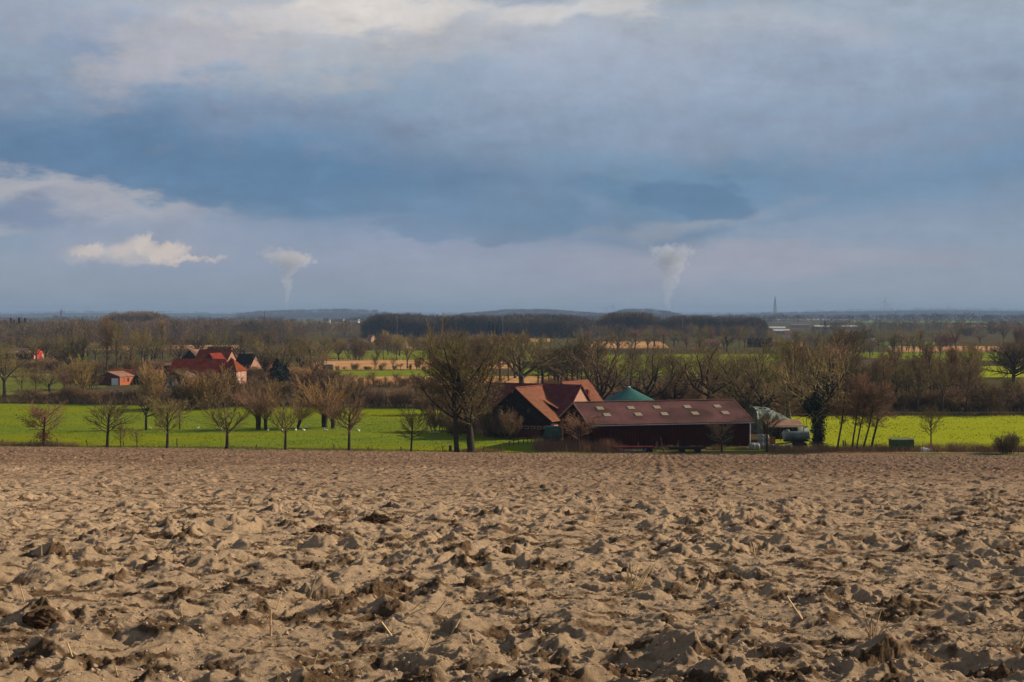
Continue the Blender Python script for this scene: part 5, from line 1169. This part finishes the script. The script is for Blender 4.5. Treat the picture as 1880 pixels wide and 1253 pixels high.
house('farm_barn', 'large barn with a broad brown and pale tiled roof topping the village', 'barn', P2(372, 677), R(-20), 10.5, 10, 4.6, 8.6, M['brick_pale'], M['tile_dark'], wins=[('right', 3, 2, 1.2, 1.4)])
g4 = empty('farm_barn', P2(330, 677), R(-24), 'barn wing with a pale pinkish tiled slope left of the topmost village roof', 'barn'); gable_front(g4, 10, 10, 3.2, 7.6, M['timber_dark'], M['tile_brown'])
house('long_shed', 'low shed with a pink roof left of the red gabled house', 'shed', P2(334, 681), R(-4), 6.5, 4, 2.6, 3.5, M['cream'], M['tile_brown'])
house('long_shed', 'low pink-roofed shed, middle one of the village yard', 'shed', P2(300, 683), R(-4), 6.0, 4, 2.5, 3.3, M['timber_dark'], M['tile_brown'])
house('dark_barn', 'dark roofed barn right of the hipped house with a pale gable edge', 'barn', P2(428, 693), R(-26), 6.6, 8, 3.0, 8.0, M['brick_pale'], M['timber_dark'])
house('dark_barn', 'second dark roofed barn behind the village grove', 'barn', P2(456, 690), R(-14), 7.0, 8, 3.0, 6.4, M['brick_dark'], M['timber_dark'])
# red barn at the left border
rb, _ = house('red_barn', 'long red barn with a greyish pink roof and sunlit red gable beyond the pasture', 'barn', P2(-60, 659.5), R(-14), 36.5, 10, 2.9, 5.2, M['barn_wall'], M['tile_brown'])
MB().prism([(36.505, 0, 0), (36.505, 10, 0), (36.505, 10, 2.9), (36.505, 5, 5.1), (36.505, 0, 2.9)], (.05, 0, 0)).build('gable_wall', M['sunlit_red_wall'], rb)  # gable end in a much brighter red, its sunlight painted into the colour
mb = MB(); slab_on('right', 36.56, 10, .6, .1, 1.6, 2.4, .003, .06, mb); mb.build('door', M['off_white'], rb); mb = MB(); slab_on('right', 36.56, 10, 7.2, .1, 1.6, 2.4, .003, .06, mb); mb.build('door', M['off_white'], rb)
for k in range(5): MB().box((4 + k * 7.5, 1.4, 3.78), (1.6, 1.4, .08), m=Matrix.Rotation(math.atan2(2.3, 5), 3, 'X')).build('skylight', M['off_white'], rb)
house('dark_shed', 'dark brown shed behind the golden willow bush', 'shed', P2(91, 667), R(-5), 10, 6, 3.2, 5.0, M['timber_dark'], M['tile_dark'])
house('white_walled_cottage', 'small pale cottage peeping out beside the dark brown shed', 'cottage', P2(116, 664), R(-20), 3.5, 4, 2.6, 4.2, M['white_paint'], M['tile_dark'])
# far cottages behind the stubble field
for (x, b, L, D, e_, r_, rz, wm, rm, l) in [(636, 641, 5.5, 6, 3, 5.8, -25, 'cream', 'slate', 'cottage with a dark blue roof behind the stubble field'), (684, 641, 9, 7, 2.8, 5.5, -20, 'brick_pale', 'tile_dark', 'cottage with a low brown roof between two far trees'),
                                            (722, 641.5, 7, 7, 3, 7, -35, 'brick_pale', 'tile_red', 'dark red roofed farmhouse with a pink gable beyond the stubble field'), (743, 641, 5, 5, 3, 7, -45, 'brick_pale', 'tile_brown', 'narrow pink gabled house next to the dark red roofed farmhouse'),
                                            (1290, 637, 12, 8, 3, 5, -10, 'brick_pale', 'tile_brown', 'far pale roofed shed seen over the gnarled oaks'), (1372, 638, 15, 8, 3.5, 6, -20, 'timber_dark', 'timber_dark', 'black open barn at the end of the far hedgerow'),
                                            (1408, 637, 22, 9, 3, 5, -6, 'brick_pale', 'tile_brown', 'long far house with a pinkish roof behind the thicket'), (1440, 622, 13, 10, 3.5, 7, -6, 'cream', 'tile_brown', 'far building with a broad pink roof above the pale strip'),
                                            (674, 628, 4, 6, 3, 5.5, -30, 'brick_pale', 'tile_brown', 'tiny pale house before the dark wood'), (1420, 613, 18, 10, 3, 5, -3, 'concrete', 'off_white', 'whitish far shed, first of the shed row'),
                                            (1497, 605.5, 60, 18, 4, 6, -3, 'concrete', 'cream', 'long pale far shed behind the bare trees'), (1412, 607, 22, 12, 3, 5, -3, 'concrete', 'off_white', 'pale far shed at the rounded shoulder of the dark wood'),
                                            (1452, 602, 30, 15, 4, 6, -3, 'concrete', 'tile_brown', 'brown roofed shed farthest in the shed row'), (600, 640.5, 6, 6, 2.8, 5, -20, 'brick_dark', 'tile_dark', 'dark cottage hidden among trees behind the stubble field'),
                                            (1590, 627, 6, 6, 3, 5, -20, 'white_paint', 'slate', 'tiny white house between the rows of bare trees')]:
    house('far_shed' if 'shed' in l else 'far_house', l, 'shed' if 'shed' in l else 'house', P2(x, b), R(rz), L, D, e_, r_, M[wm], M[rm])
o = empty('field_hut', P2(592, 679), R(-5), 'little grey hut with a flat roof on the stubble field', 'hut')
MB().box((2, 1, 1.0), (4.2, 2.2, 2.0)).build('wall', M['bark_grey'], o); MB().box((2, 1, 2.09), (4.7, 2.7, .15)).build('roof', M['off_white'], o)
for i, (x, b, w) in enumerate([(494, 596.4, 26), (612, 596.5, 20), (641, 593, 24), (592, 594, 16)]):
    house('farmstead', ['white farmstead at the end of the far green strip', 'white cottage in the middle of the far green strip', 'pale farmstead with a bluish roof under the low hill', 'little white barn on the far green strip'][i], 'farmstead', P2(x, b), R(-15), w, 14, 6, 12, M['white_paint'], M['slate' if i == 2 else 'tile_brown'])

# ---------------------------------------------------------------- distant towers
def church(px, ptop, Y, label):
    h = zt(ptop, Y) - GZ; o = empty('church_tower', at(px, Y), 0, label, 'church tower')
    MB().box((0, 0, h * .36), (h * .13, h * .13, h * .72)).build('tower', M['brick_dark'], o); MB().cyl((0, 0, h * .72), (0, 0, h), h * .09, 4, .3).build('spire', M['slate'], o)
church(112.5, 567, 5200, 'tiny church tower with a spire on the blue horizon beyond the brown wood'); church(486, 569, 5600, 'tiny church tower on the blue horizon next to the first steam plume')
def lattice(name, px, ptop, Y, wb, label, cat, arms=0, mm='steel', t=.45, segs=9):
    h = zt(ptop, Y) - GZ; o = empty(name, at(px, Y), R(20), label, cat); mb = MB()
    def c(k, z):
        w = wb * (1 - z) ** 1.1 * .5 + wb * .05; a = k * math.pi / 2 + math.pi / 4; return Vector((math.cos(a) * w * 1.41, math.sin(a) * w * 1.41, z * h))
    for k in range(4):
        for i in range(segs):
            z0, z1 = i / segs, (i + 1) / segs; mb.bar(c(k, z0), c(k, z1), t); mb.bar(c(k, z0), c(k + 1, z1), t * .6); mb.bar(c(k + 1, z0), c(k, z1), t * .6); mb.bar(c(k, z1), c(k + 1, z1), t * .6)
    mb.build('frame', M[mm], o)
    for i in range(arms):
        z = h * (.98 - .13 * i); MB().bar((-wb * .9, 0, z), (wb * .9, 0, z), t).build('cross_arm', M[mm], o)
    if not arms: MB().cyl((0, 0, h * .98), (0, 0, h * 1.06), .35, 6).build('antenna', M['off_white'], o)
lattice('lattice_mast', 1423, 546, 3400, 10, 'tall lattice transmission mast standing on the right horizon', 'mast', 0, 'steel', .38)
lattice('power_pylon', 1515, 590, 1400, 5, 'dark power pylon before the distant bluish wood', 'pylon', 3, 'black_steel', .16)
lattice('power_pylon', 1161, 566, 5000, 9, 'slim pylon above the little horizon hill', 'pylon', 2, 'steel', .6)
for px in (729, 812, 923, 1253):
    Y = 1250; o = empty('power_pole', at(px, Y), 0, {729: 'pale pole before the left end of the dark wood', 812: 'pale pole before the middle of the dark wood', 923: 'pale pole beside the dark conifers', 1253: 'tall pale pole before the far hedgerow'}[px], 'pole')
    MB().cyl((0, 0, 0), (0, 0, 20.5), .16, 8, .10).build('mast', M['concrete'], o); MB().bar((-1.4, 0, 19.4), (1.4, 0, 19.4), .10).build('cross_arm', M['concrete'], o)
def turbine(px, ptop, Y, label, ph=0.0):
    h = zt(ptop, Y) - GZ; b = h * .38; o = empty('wind_turbine', at(px, Y), R(20), label, 'wind turbine')
    MB().cyl((0, 0, 0), (0, 0, h), h * .022, 10, h * .012).build('tower', M['steel'], o); MB().box((0, -h * .01, h), (h * .03, h * .07, h * .03)).build('nacelle', M['steel'], o)
    for k in range(3):
        a = ph + k * 2.094; d = Vector((math.sin(a), 0, math.cos(a))); c = Vector((0, -h * .05, h)); MB().prism([c + d * .02 * h + Vector((d.z, 0, -d.x)) * h * .012, c + d * b * .3 + Vector((d.z, 0, -d.x)) * h * .016, c + d * b, c + d * .02 * h - Vector((d.z, 0, -d.x)) * h * .008], (0, h * .006, 0)).build('blade', M['steel'], o)
turbine(1125, 563, 6800, 'wind turbine on the horizon left of the tall steam plume', .4); turbine(1113, 567, 8200, 'fainter wind turbine beside the first one left of the tall steam plume', 1.0)
turbine(22, 570, 9000, 'faint wind turbine at the far end of the blue horizon beyond the conifers', .2); turbine(162, 566, 8000, 'faint wind turbine beyond the red barn horizon', .8)
turbine(1624, 553, 9000, 'tallest faint wind turbine over the right horizon hill', .1); turbine(1629, 560, 11000, 'smaller faint wind turbine just beside the tallest one', .9); turbine(1742, 561, 9500, 'faint wind turbine over the highest part of the horizon hill', .5)

# ---------------------------------------------------------------- posts, fences, birds
FP = 'weathered fence posts along the field edge'
for i, (x, h, l) in enumerate([(5, 1.0, 0), (57, 1.0, 0), (107, 1.25, -.2), (161, 1.05, -.22), (226, .8, .1), (326, 1.45, -.12), (471, .6, 0), (613, .9, 0), (676, .5, 0), (736, .6, 0), (813, .75, 0), (836, .8, -.1), (887, .9, .18), (921, 1.1, -.05)]):
    p = G(x, float(np.interp(x, [a for a, _ in EDGE], [b for _, b in EDGE])) - 1.6)
    o = MB().cyl((0, 0, -.2), (l * h, 0, h), .09, 8, .08).build('fence_post', M['post']); o.location = p; tag(o, 'weathered wooden fence post at the field edge', 'fence post', FP)
o = MB().cyl((0, 0, -.2), (0, 0, 1.0), .26, 10, .24).build('tree_stump', M['bark_dark']); o.location = G(827, 829.5); tag(o, 'thick dark stump post left of the great tree', 'stump')
fo = empty('wooden_fence', G(935, 820), 0, 'low wooden fence of posts and rails on the lawn before the farmhouse', 'fence'); prev = None
for (x, b, h) in [(935, 820, .9), (943, 818, 1.0), (952, 816.5, 1.0), (961, 815, 1.0), (969, 815, 1.0), (976, 813.5, 1.05), (984, 813, 1.1)]:
    p = G(x, b) - fo.location; MB().cyl(p + Vector((0, 0, -.2)), p + Vector((0, 0, h)), .07, 8).build('post', M['post'], fo)
    if prev is not None:
        MB().bar(prev + Vector((0, -.09, .8)), p + Vector((0, -.09, .8)), .05, .08).build('rail', M['post'], fo); MB().bar(prev + Vector((0, -.09, .4)), p + Vector((0, -.09, .4)), .04, .07).build('rail', M['post'], fo)
    prev = p
wf = empty('wire_fence', G(1540, 765.5), 0, 'thin wire fence with posts along the top of the bright meadow', 'fence'); prev = None
for k in range(24):
    p = G(1540 + k * 20, 765.5) - wf.location; MB().cyl(p + Vector((0, 0, -.1)), p + Vector((0, 0, 1.1)), .05, 6).build('post', M['post'], wf)
    if prev is not None: MB().bar(prev + Vector((0, 0, .95)), p + Vector((0, 0, .95)), .03).build('wire', M['off_white'], wf)
    prev = p
for (x, b) in [(276, 787.5), (363, 787), (405, 788), (492, 791), (518, 790.5), (543, 790.5), (558, 791), (564, 786), (599, 791), (659, 792)]:
    o = empty('white_bird', G(x, b + 1), random.uniform(0, 6), 'white bird resting on the grass near the pollard willows', 'bird', 'white birds on the meadow')
    MB().lathe([(.03, -.34), (.11, -.24), (.17, -.05), (.16, .12), (.09, .24), (.03, .3)], (0, 0, .22), 10, 'X').cyl((.22, 0, .26), (.33, 0, .52), .05, 8, .04).lathe([(.02, -.06), (.05, 0), (.045, .05), (.015, .12)], (.36, 0, .54), 8, 'X').build('body', M['feather'], o, True)
o = MB().box((0, 0, .35), (2.0, .8, .06)).bar((-.8, 0, 0), (-.8, 0, .35), .08).bar((.8, 0, 0), (.8, 0, .35), .08).build('low_bench', M['off_white']); o.location = G(797, 797); tag(o, 'pale low board on legs lying on the shaded grass left of the great tree', 'bench')
o = MB().cyl((0, 0, -.2), (0, 0, 9), .12, 8, .09).box((0, 0, 8.6), (1.6, .1, .1)).build('utility_pole', M['post']); o.location = G(321, 740); tag(o, 'dark wooden utility pole before the arched garage', 'pole')

# ---------------------------------------------------------------- things lying on the soil
def soil_point(px, py):
    Y = 1.6 / ((py - HY) / F - 20.4 / 223); 
    for _ in range(12):
        X = (px - CX) / F * Y; z = float(field_z(X, Y)[0]); Y = Y + .6 * ((-z) * F / (py - HY) - Y) * .5
    X = (px - CX) / F * Y; return Vector((X, Y, float(field_z(X, Y)[0])))
random.seed(11)
BIG = [(1161, 1085, 0, .30, 'bunch', 'upright clump of split brown maize stubble, tallest thing on the soil'), (566, 1100, .35, .20, 's', 'pale maize stalk leaning steeply beside a small white stone'), (497, 1168, -.02, .17, 's', 'thin pale stalk standing upright in the soil'),
       (776, 1163, -1.25, .15, 's', 'short whitish stalk lying almost level in the soil'), (826, 1168, .5, .13, 's', 'short tan stalk beside the whitish one'), (720, 1143, 1.15, .26, 's', 'brown stalk half buried before a hollow'), (1395, 1100, 1.2, .20, 's', 'pale broken stalk lying across a crumbly patch'),
       (1713, 1115, .6, .22, 's', 'tan stalk leaning beside a curved straw'), (1688, 1138, 1.1, .20, 's', 'curved straw lying behind the smooth heap'), (1870, 1190, .4, .22, 's', 'brown stalk at the border of the picture field'), (77, 1030, -.05, .17, 's', 'upright brown stalk among sandy heaps'),
       (192, 990, .4, .12, 's', 'short dark stalk between two hollows'), (1382, 1020, .3, .17, 'bunch', 'small bunch of brown stubble beside a pale pebble'), (1459, 1005, 1.0, .28, 's', 'long brown stalk leaning over a heap'), (1090, 962, .7, .22, 'bunch', 'loose tuft of pale stubble on the ridge of soil'),
       (1341, 940, -.4, .20, 'bunch', 'dark tangled tuft of stubble far out on the soil'), (1476, 1140, -.6, .22, 's', 'dark red-brown stalk crossing a smooth heap'), (1601, 1180, .2, .22, 'bunch', 'tangle of dark roots and straw'), (100, 1100, 1.3, .14, 's', 'brown stub lying level near the left heaps')]
def stalk_seg(L, lean, r): 
    az = random.choice((0, math.pi)) if random.random() < 0 else 0.0
    return (-math.sin(lean) * L * .1, 0, -.03, math.sin(lean) * L, random.uniform(-.03, .03), math.cos(lean) * L, r, r * .8)
for (px, py, lean, L, kd, l) in BIG:
    p = soil_point(px, py); S = []
    if kd == 's': S.append(stalk_seg(L * 1.25, lean, .010)); S.append(stalk_seg(L * .5, lean + .1, .013))
    else:
        for k in range(9): S.append((random.gauss(0, .02), random.gauss(0, .02), -.03, random.gauss(L * .25 * (1 if lean >= 0 else -1), L * .3), random.gauss(0, L * .2), L * random.uniform(.5, 1.15), .008, .005))
        for k in range(6): S.append((random.gauss(0, .05), random.gauss(0, .05), .02, random.gauss(0, L * .6), random.gauss(0, L * .4), random.uniform(.01, .08), .004, .003))
    V, Fq = tubes(S); o = link('maize_stalk' if kd == 's' else 'stubble_tuft', np_mesh('maize_stalk', V, Fq, True), M['stalk']); o.location = p; tag(o, l, 'stalk' if kd == 's' else 'stubble')
for i in range(70):
    u = random.random() ** .75; py = 900 + 340 * u; px = random.uniform(-60, 1940); p = soil_point(px, py); lean = random.choice((-1, 1)) * random.uniform(.3, 1.5); L = random.uniform(.07, .20)
    V, Fq = tubes([stalk_seg(L, lean, random.uniform(.004, .008))]); o = link('straw', np_mesh('straw', V, Fq, True), M['stalk']); o.location = p + Vector((0, 0, .01)); o.rotation_euler = (0, 0, random.uniform(-1.5, 1.5))
    tag(o, 'small broken piece of straw lying on the ploughed soil', 'straw', 'small straws scattered over the ploughed soil')
def scatter_lumps(name, n, r0, r1, m_, label, seed, zoff=.3, p=2.2):
    g = np.random.default_rng(seed); ph = (1 + 5 ** .5) / 2
    I = np.array([(-1, ph, 0), (1, ph, 0), (-1, -ph, 0), (1, -ph, 0), (0, -1, ph), (0, 1, ph), (0, -1, -ph), (0, 1, -ph), (ph, 0, -1), (ph, 0, 1), (-ph, 0, -1), (-ph, 0, 1)]) / 1.9
    T = np.array([(0, 11, 5), (0, 5, 1), (0, 1, 7), (0, 7, 10), (0, 10, 11), (1, 5, 9), (5, 11, 4), (11, 10, 2), (10, 7, 6), (7, 1, 8), (3, 9, 4), (3, 4, 2), (3, 2, 6), (3, 6, 8), (3, 8, 9), (4, 9, 5), (2, 4, 11), (6, 2, 10), (8, 6, 7), (9, 8, 1)])
    Y = 6.0 * (60 / 6.0) ** (g.random(n) ** 1.15); X = (g.random(n) * 2 - 1) * .42 * (Y + 1); Z = field_z(X, Y)
    r = r0 + (r1 - r0) * g.random(n) ** p * (.6 + .4 * np.clip(Y / 20, 0, 2)); V = I[None] * (1 + g.normal(size=(n, 12, 3)) * .34) * r[:, None, None] * np.array([1.1, 1.0, .75]); V += np.stack([X, Y, Z + r * zoff], 1)[:, None]
    o = link(name, np_mesh(name, V.reshape(-1, 3), (np.arange(n)[:, None, None] * 12 + T[None]).reshape(-1, 3)), m_); tag(o, label, name, kind='stuff'); return o
M['clod_dark'] = mat('clod_dark', (.045, .026, .015), (.13, .08, .045), 9, .95, .03, 24, spec=.1)
def big_clod(px, py, w, h, label):
    p = soil_point(px, py); n1, n2 = 26, 14; V = []
    for i in range(n2):
        for k in range(n1):
            a = 2 * math.pi * k / n1; t = math.pi * i / (n2 - 1); v = np.array([math.sin(t) * math.cos(a), math.sin(t) * math.sin(a), math.cos(t)])
            f = 1 + .35 * float(perlin(np.array([v[0] * 2 + px]), np.array([v[1] * 2 + v[2] * 3]), 1.0, 2)[0]) + .22 * float(perlin(np.array([v[0] * 6 + px]), np.array([v[1] * 6 + v[2] * 7]), 1.0, 4)[0]) + .10 * random.uniform(-1, 1)
            V.append((v[0] * w / 2 * f, v[1] * w * .4 * f, v[2] * h * f))
    Fc = [(i * n1 + k, i * n1 + (k + 1) % n1, (i + 1) * n1 + (k + 1) % n1, (i + 1) * n1 + k) for i in range(n2 - 1) for k in range(n1)]
    o = MB().add(V, Fc).build('earth_clod', M['clod_dark']); o.location = p + Vector((0, 0, h * .25)); tag(o, label, 'clod', 'large dark clods on the ploughed field')
big_clod(692, 960, .55, .13, 'widest dark clod, a low ridge-shaped lump far out on the soil'); big_clod(590, 980, .40, .12, 'dark crumbly clod just before the widest dark clod')
big_clod(76, 1142, .30, .08, 'dark clod sunk beside the sandy heaps near the border of the field'); big_clod(932, 1020, .20, .08, 'small upright dark clod on a sandy ridge'); big_clod(650, 990, .22, .09, 'small dark rounded clod beside the crumbly one')
M['clod'] = mat('clod', (.28, .19, .115), (.52, .38, .25), 12, .95, .01, 60)
scatter_lumps('soil_crumbs', 26000, .004, .034, M['clod'], 'crumbs and clods of soil over the ploughed field', 5, .0, 3.0)
scatter_lumps('pebbles', 1600, .005, .020, M['stone'], 'pale pebbles scattered over the ploughed field', 6, .3, 2.5)

# ---------------------------------------------------------------- steam plumes beyond the haze
sc.cycles.volume_step_rate = .5
def plume(px, prof, Yp, label, dens, colr, seed, lump=1.0):
    """prof: (photo row, centre column, half width) from the foot of the plume upwards; steam is a ragged density inside this body"""
    s_ = Yp / F; o = empty('steam_plume', at(px, Yp), 0, label, 'steam plume'); n = 24; V = []; z0 = prof[0][0]; H = z0 - prof[-1][0]
    rows = [p[0] for p in prof][::-1]; cs = [p[1] for p in prof][::-1]; ws = [p[2] for p in prof][::-1]; K = 26; zs = [z0 - (H + 8) * i / (K - 1) for i in range(K)]
    for i, y in enumerate(zs):
        c = float(np.interp(y, rows, cs)) - px; w = float(np.interp(y, rows, ws)) * 1.45 * (.55 if i == K - 1 else 1)
        V += [(c + math.cos(t) * w, math.sin(t) * w * .8, z0 - y) for t in (2 * math.pi * k / n for k in range(n))]
    Fc = [(i * n + k, i * n + (k + 1) % n, (i + 1) * n + (k + 1) % n, (i + 1) * n + k) for i in range(K - 1) for k in range(n)] + [tuple(range(n - 1, -1, -1)), tuple((K - 1) * n + k for k in range(n))]
    m_ = bpy.data.materials.new('steam'); m_.use_nodes = True; nt = m_.node_tree; N = nt.nodes; L = nt.links; N.clear()
    me_o = MB().add(V, Fc).build('steam', m_, o); me_o.scale = (s_, s_, s_); me_o.location = (0, 0, (HY - z0) * s_ - GZ)
    ou = N.new('ShaderNodeOutputMaterial'); pv = N.new('ShaderNodeVolumePrincipled'); L.new(pv.outputs[0], ou.inputs['Volume']); pv.inputs['Color'].default_value = colr; pv.inputs['Anisotropy'].default_value = .15
    tc = N.new('ShaderNodeTexCoord'); sp = N.new('ShaderNodeSeparateXYZ'); L.new(tc.outputs['Object'], sp.inputs[0])
    def m(op, a, b=None, clamp=False):
        q = N.new('ShaderNodeMath'); q.operation = op; q.use_clamp = clamp
        for i, v in enumerate((a, b)):
            if v is None: continue
            if isinstance(v, (int, float)): q.inputs[i].default_value = v
            else: L.new(v, q.inputs[i])
        return q.outputs[0]
    t = m('DIVIDE', sp.outputs[2], H, True)
    def curve(vals, lo, hi):
        q = N.new('ShaderNodeFloatCurve'); L.new(t, q.inputs['Value']); c = q.mapping.curves[0]
        pts = [((z0 - p[0]) / H, (v - lo) / (hi - lo)) for p, v in zip(prof, vals)]
        c.points[0].location = pts[0]; c.points[1].location = pts[-1]
        for a in pts[1:-1]: c.points.new(*a)
        for a in c.points: a.handle_type = 'AUTO_CLAMPED'
        q.mapping.update(); return m('ADD', m('MULTIPLY', q.outputs[0], hi - lo), lo)
    c = curve([p[1] - px for p in prof], -30, 30); w = curve([p[2] for p in prof], 0, 60)
    dx = m('SUBTRACT', sp.outputs[0], c); dy = m('MULTIPLY', sp.outputs[1], 1.25); r = m('DIVIDE', m('SQRT', m('ADD', m('MULTIPLY', dx, dx), m('MULTIPLY', dy, dy))), w)
    def nz(sc_, det, off):
        mp = N.new('ShaderNodeMapping'); mp.inputs['Location'].default_value = (off, off * 2, off * .5); L.new(tc.outputs['Object'], mp.inputs[0]); q = N.new('ShaderNodeTexNoise'); q.inputs['Scale'].default_value = sc_; q.inputs['Detail'].default_value = det; q.inputs['Roughness'].default_value = .6; L.new(mp.outputs[0], q.inputs['Vector']); return q.outputs[0]
    vo = N.new('ShaderNodeTexVoronoi'); vo.inputs['Scale'].default_value = .11; vo.feature = 'SMOOTH_F1'; vo.inputs['Smoothness'].default_value = .4
    L.new(tc.outputs['Object'], vo.inputs['Vector'])
    r = m('ADD', r, m('ADD', m('MULTIPLY', m('SUBTRACT', nz(.05, 4, seed), .5), 2.0 * lump), m('ADD', m('MULTIPLY', m('SUBTRACT', nz(.20, 4, seed + 5), .5), .7 * lump), m('MULTIPLY', m('SUBTRACT', vo.outputs['Distance'], .5), .55 * lump))))
    mr = N.new('ShaderNodeMapRange'); mr.interpolation_type = 'SMOOTHSTEP'; mr.inputs['From Min'].default_value = 1.05; mr.inputs['From Max'].default_value = .65; mr.inputs['To Max'].default_value = dens; L.new(r, mr.inputs['Value'])
    hi_ = N.new('ShaderNodeMapRange'); hi_.inputs['From Min'].default_value = H + 4; hi_.inputs['From Max'].default_value = H - 14; L.new(m('ADD', sp.outputs[2], m('MULTIPLY', m('SUBTRACT', nz(.07, 4, seed + 9), .5), 60.0)), hi_.inputs['Value'])
    L.new(m('MULTIPLY', mr.outputs[0], hi_.outputs[0]), pv.inputs['Density']); return o
YP = 14500
plume(527, [(576, 527, 2.5), (555, 527, 3.5), (540, 528, 6), (530, 530, 9), (520, 527, 11), (508, 525, 13), (498, 532, 17), (488, 534, 28), (480, 536, 40), (472, 532, 44), (464, 520, 38), (458, 508, 28)], YP, 'white steam plume spreading to a ragged top beyond the village', .0042, (1, .99, .98, 1), 3.0, 1.25)
plume(1226, [(576, 1225, 6), (556, 1226, 8), (540, 1227, 10), (525, 1227, 14), (512, 1229, 18), (500, 1228, 21), (488, 1229, 26), (476, 1231, 32), (466, 1234, 38), (458, 1234, 41), (453, 1232, 40)], YP, 'tall thick steam plume widening upwards on the horizon behind the low hill', .0052, (.86, .91, .98, 1), 11.0, 1.3)
for (px, pt, w) in [(1224, 573.5, 60), (1236, 574, 40), (1218, 575, 50)]:
    Y = 12800; h = zt(pt, Y) - GZ; o = MB().lathe([(w * .62, 0), (w * .48, h * .6), (w * .44, h * .85), (w * .47, h)], n=20).build('cooling_tower', M['concrete']); o.location = at(px, Y); tag(o, 'tiny cooling tower of the power plant below the tall steam plume', 'cooling tower', 'cooling towers under the tall plume')

# ---------------------------------------------------------------- haze: even air over the plain
hz = MB().box((0, 6750, (GZ - 1.5 + 66) / 2), (17000, 14100, 66 - (GZ - 1.5))).build('haze', None); tag(hz, kind='stuff')
m_ = bpy.data.materials.new('haze'); m_.use_nodes = True; nt = m_.node_tree; nt.nodes.clear(); ou = nt.nodes.new('ShaderNodeOutputMaterial'); pv = nt.nodes.new('ShaderNodeVolumePrincipled')
pv.inputs['Color'].default_value = (.36, .54, .84, 1); pv.inputs['Density'].default_value = .000095; pv.inputs['Anisotropy'].default_value = 0.0
nt.links.new(pv.outputs[0], ou.inputs['Volume']); hz.data.materials.append(m_)
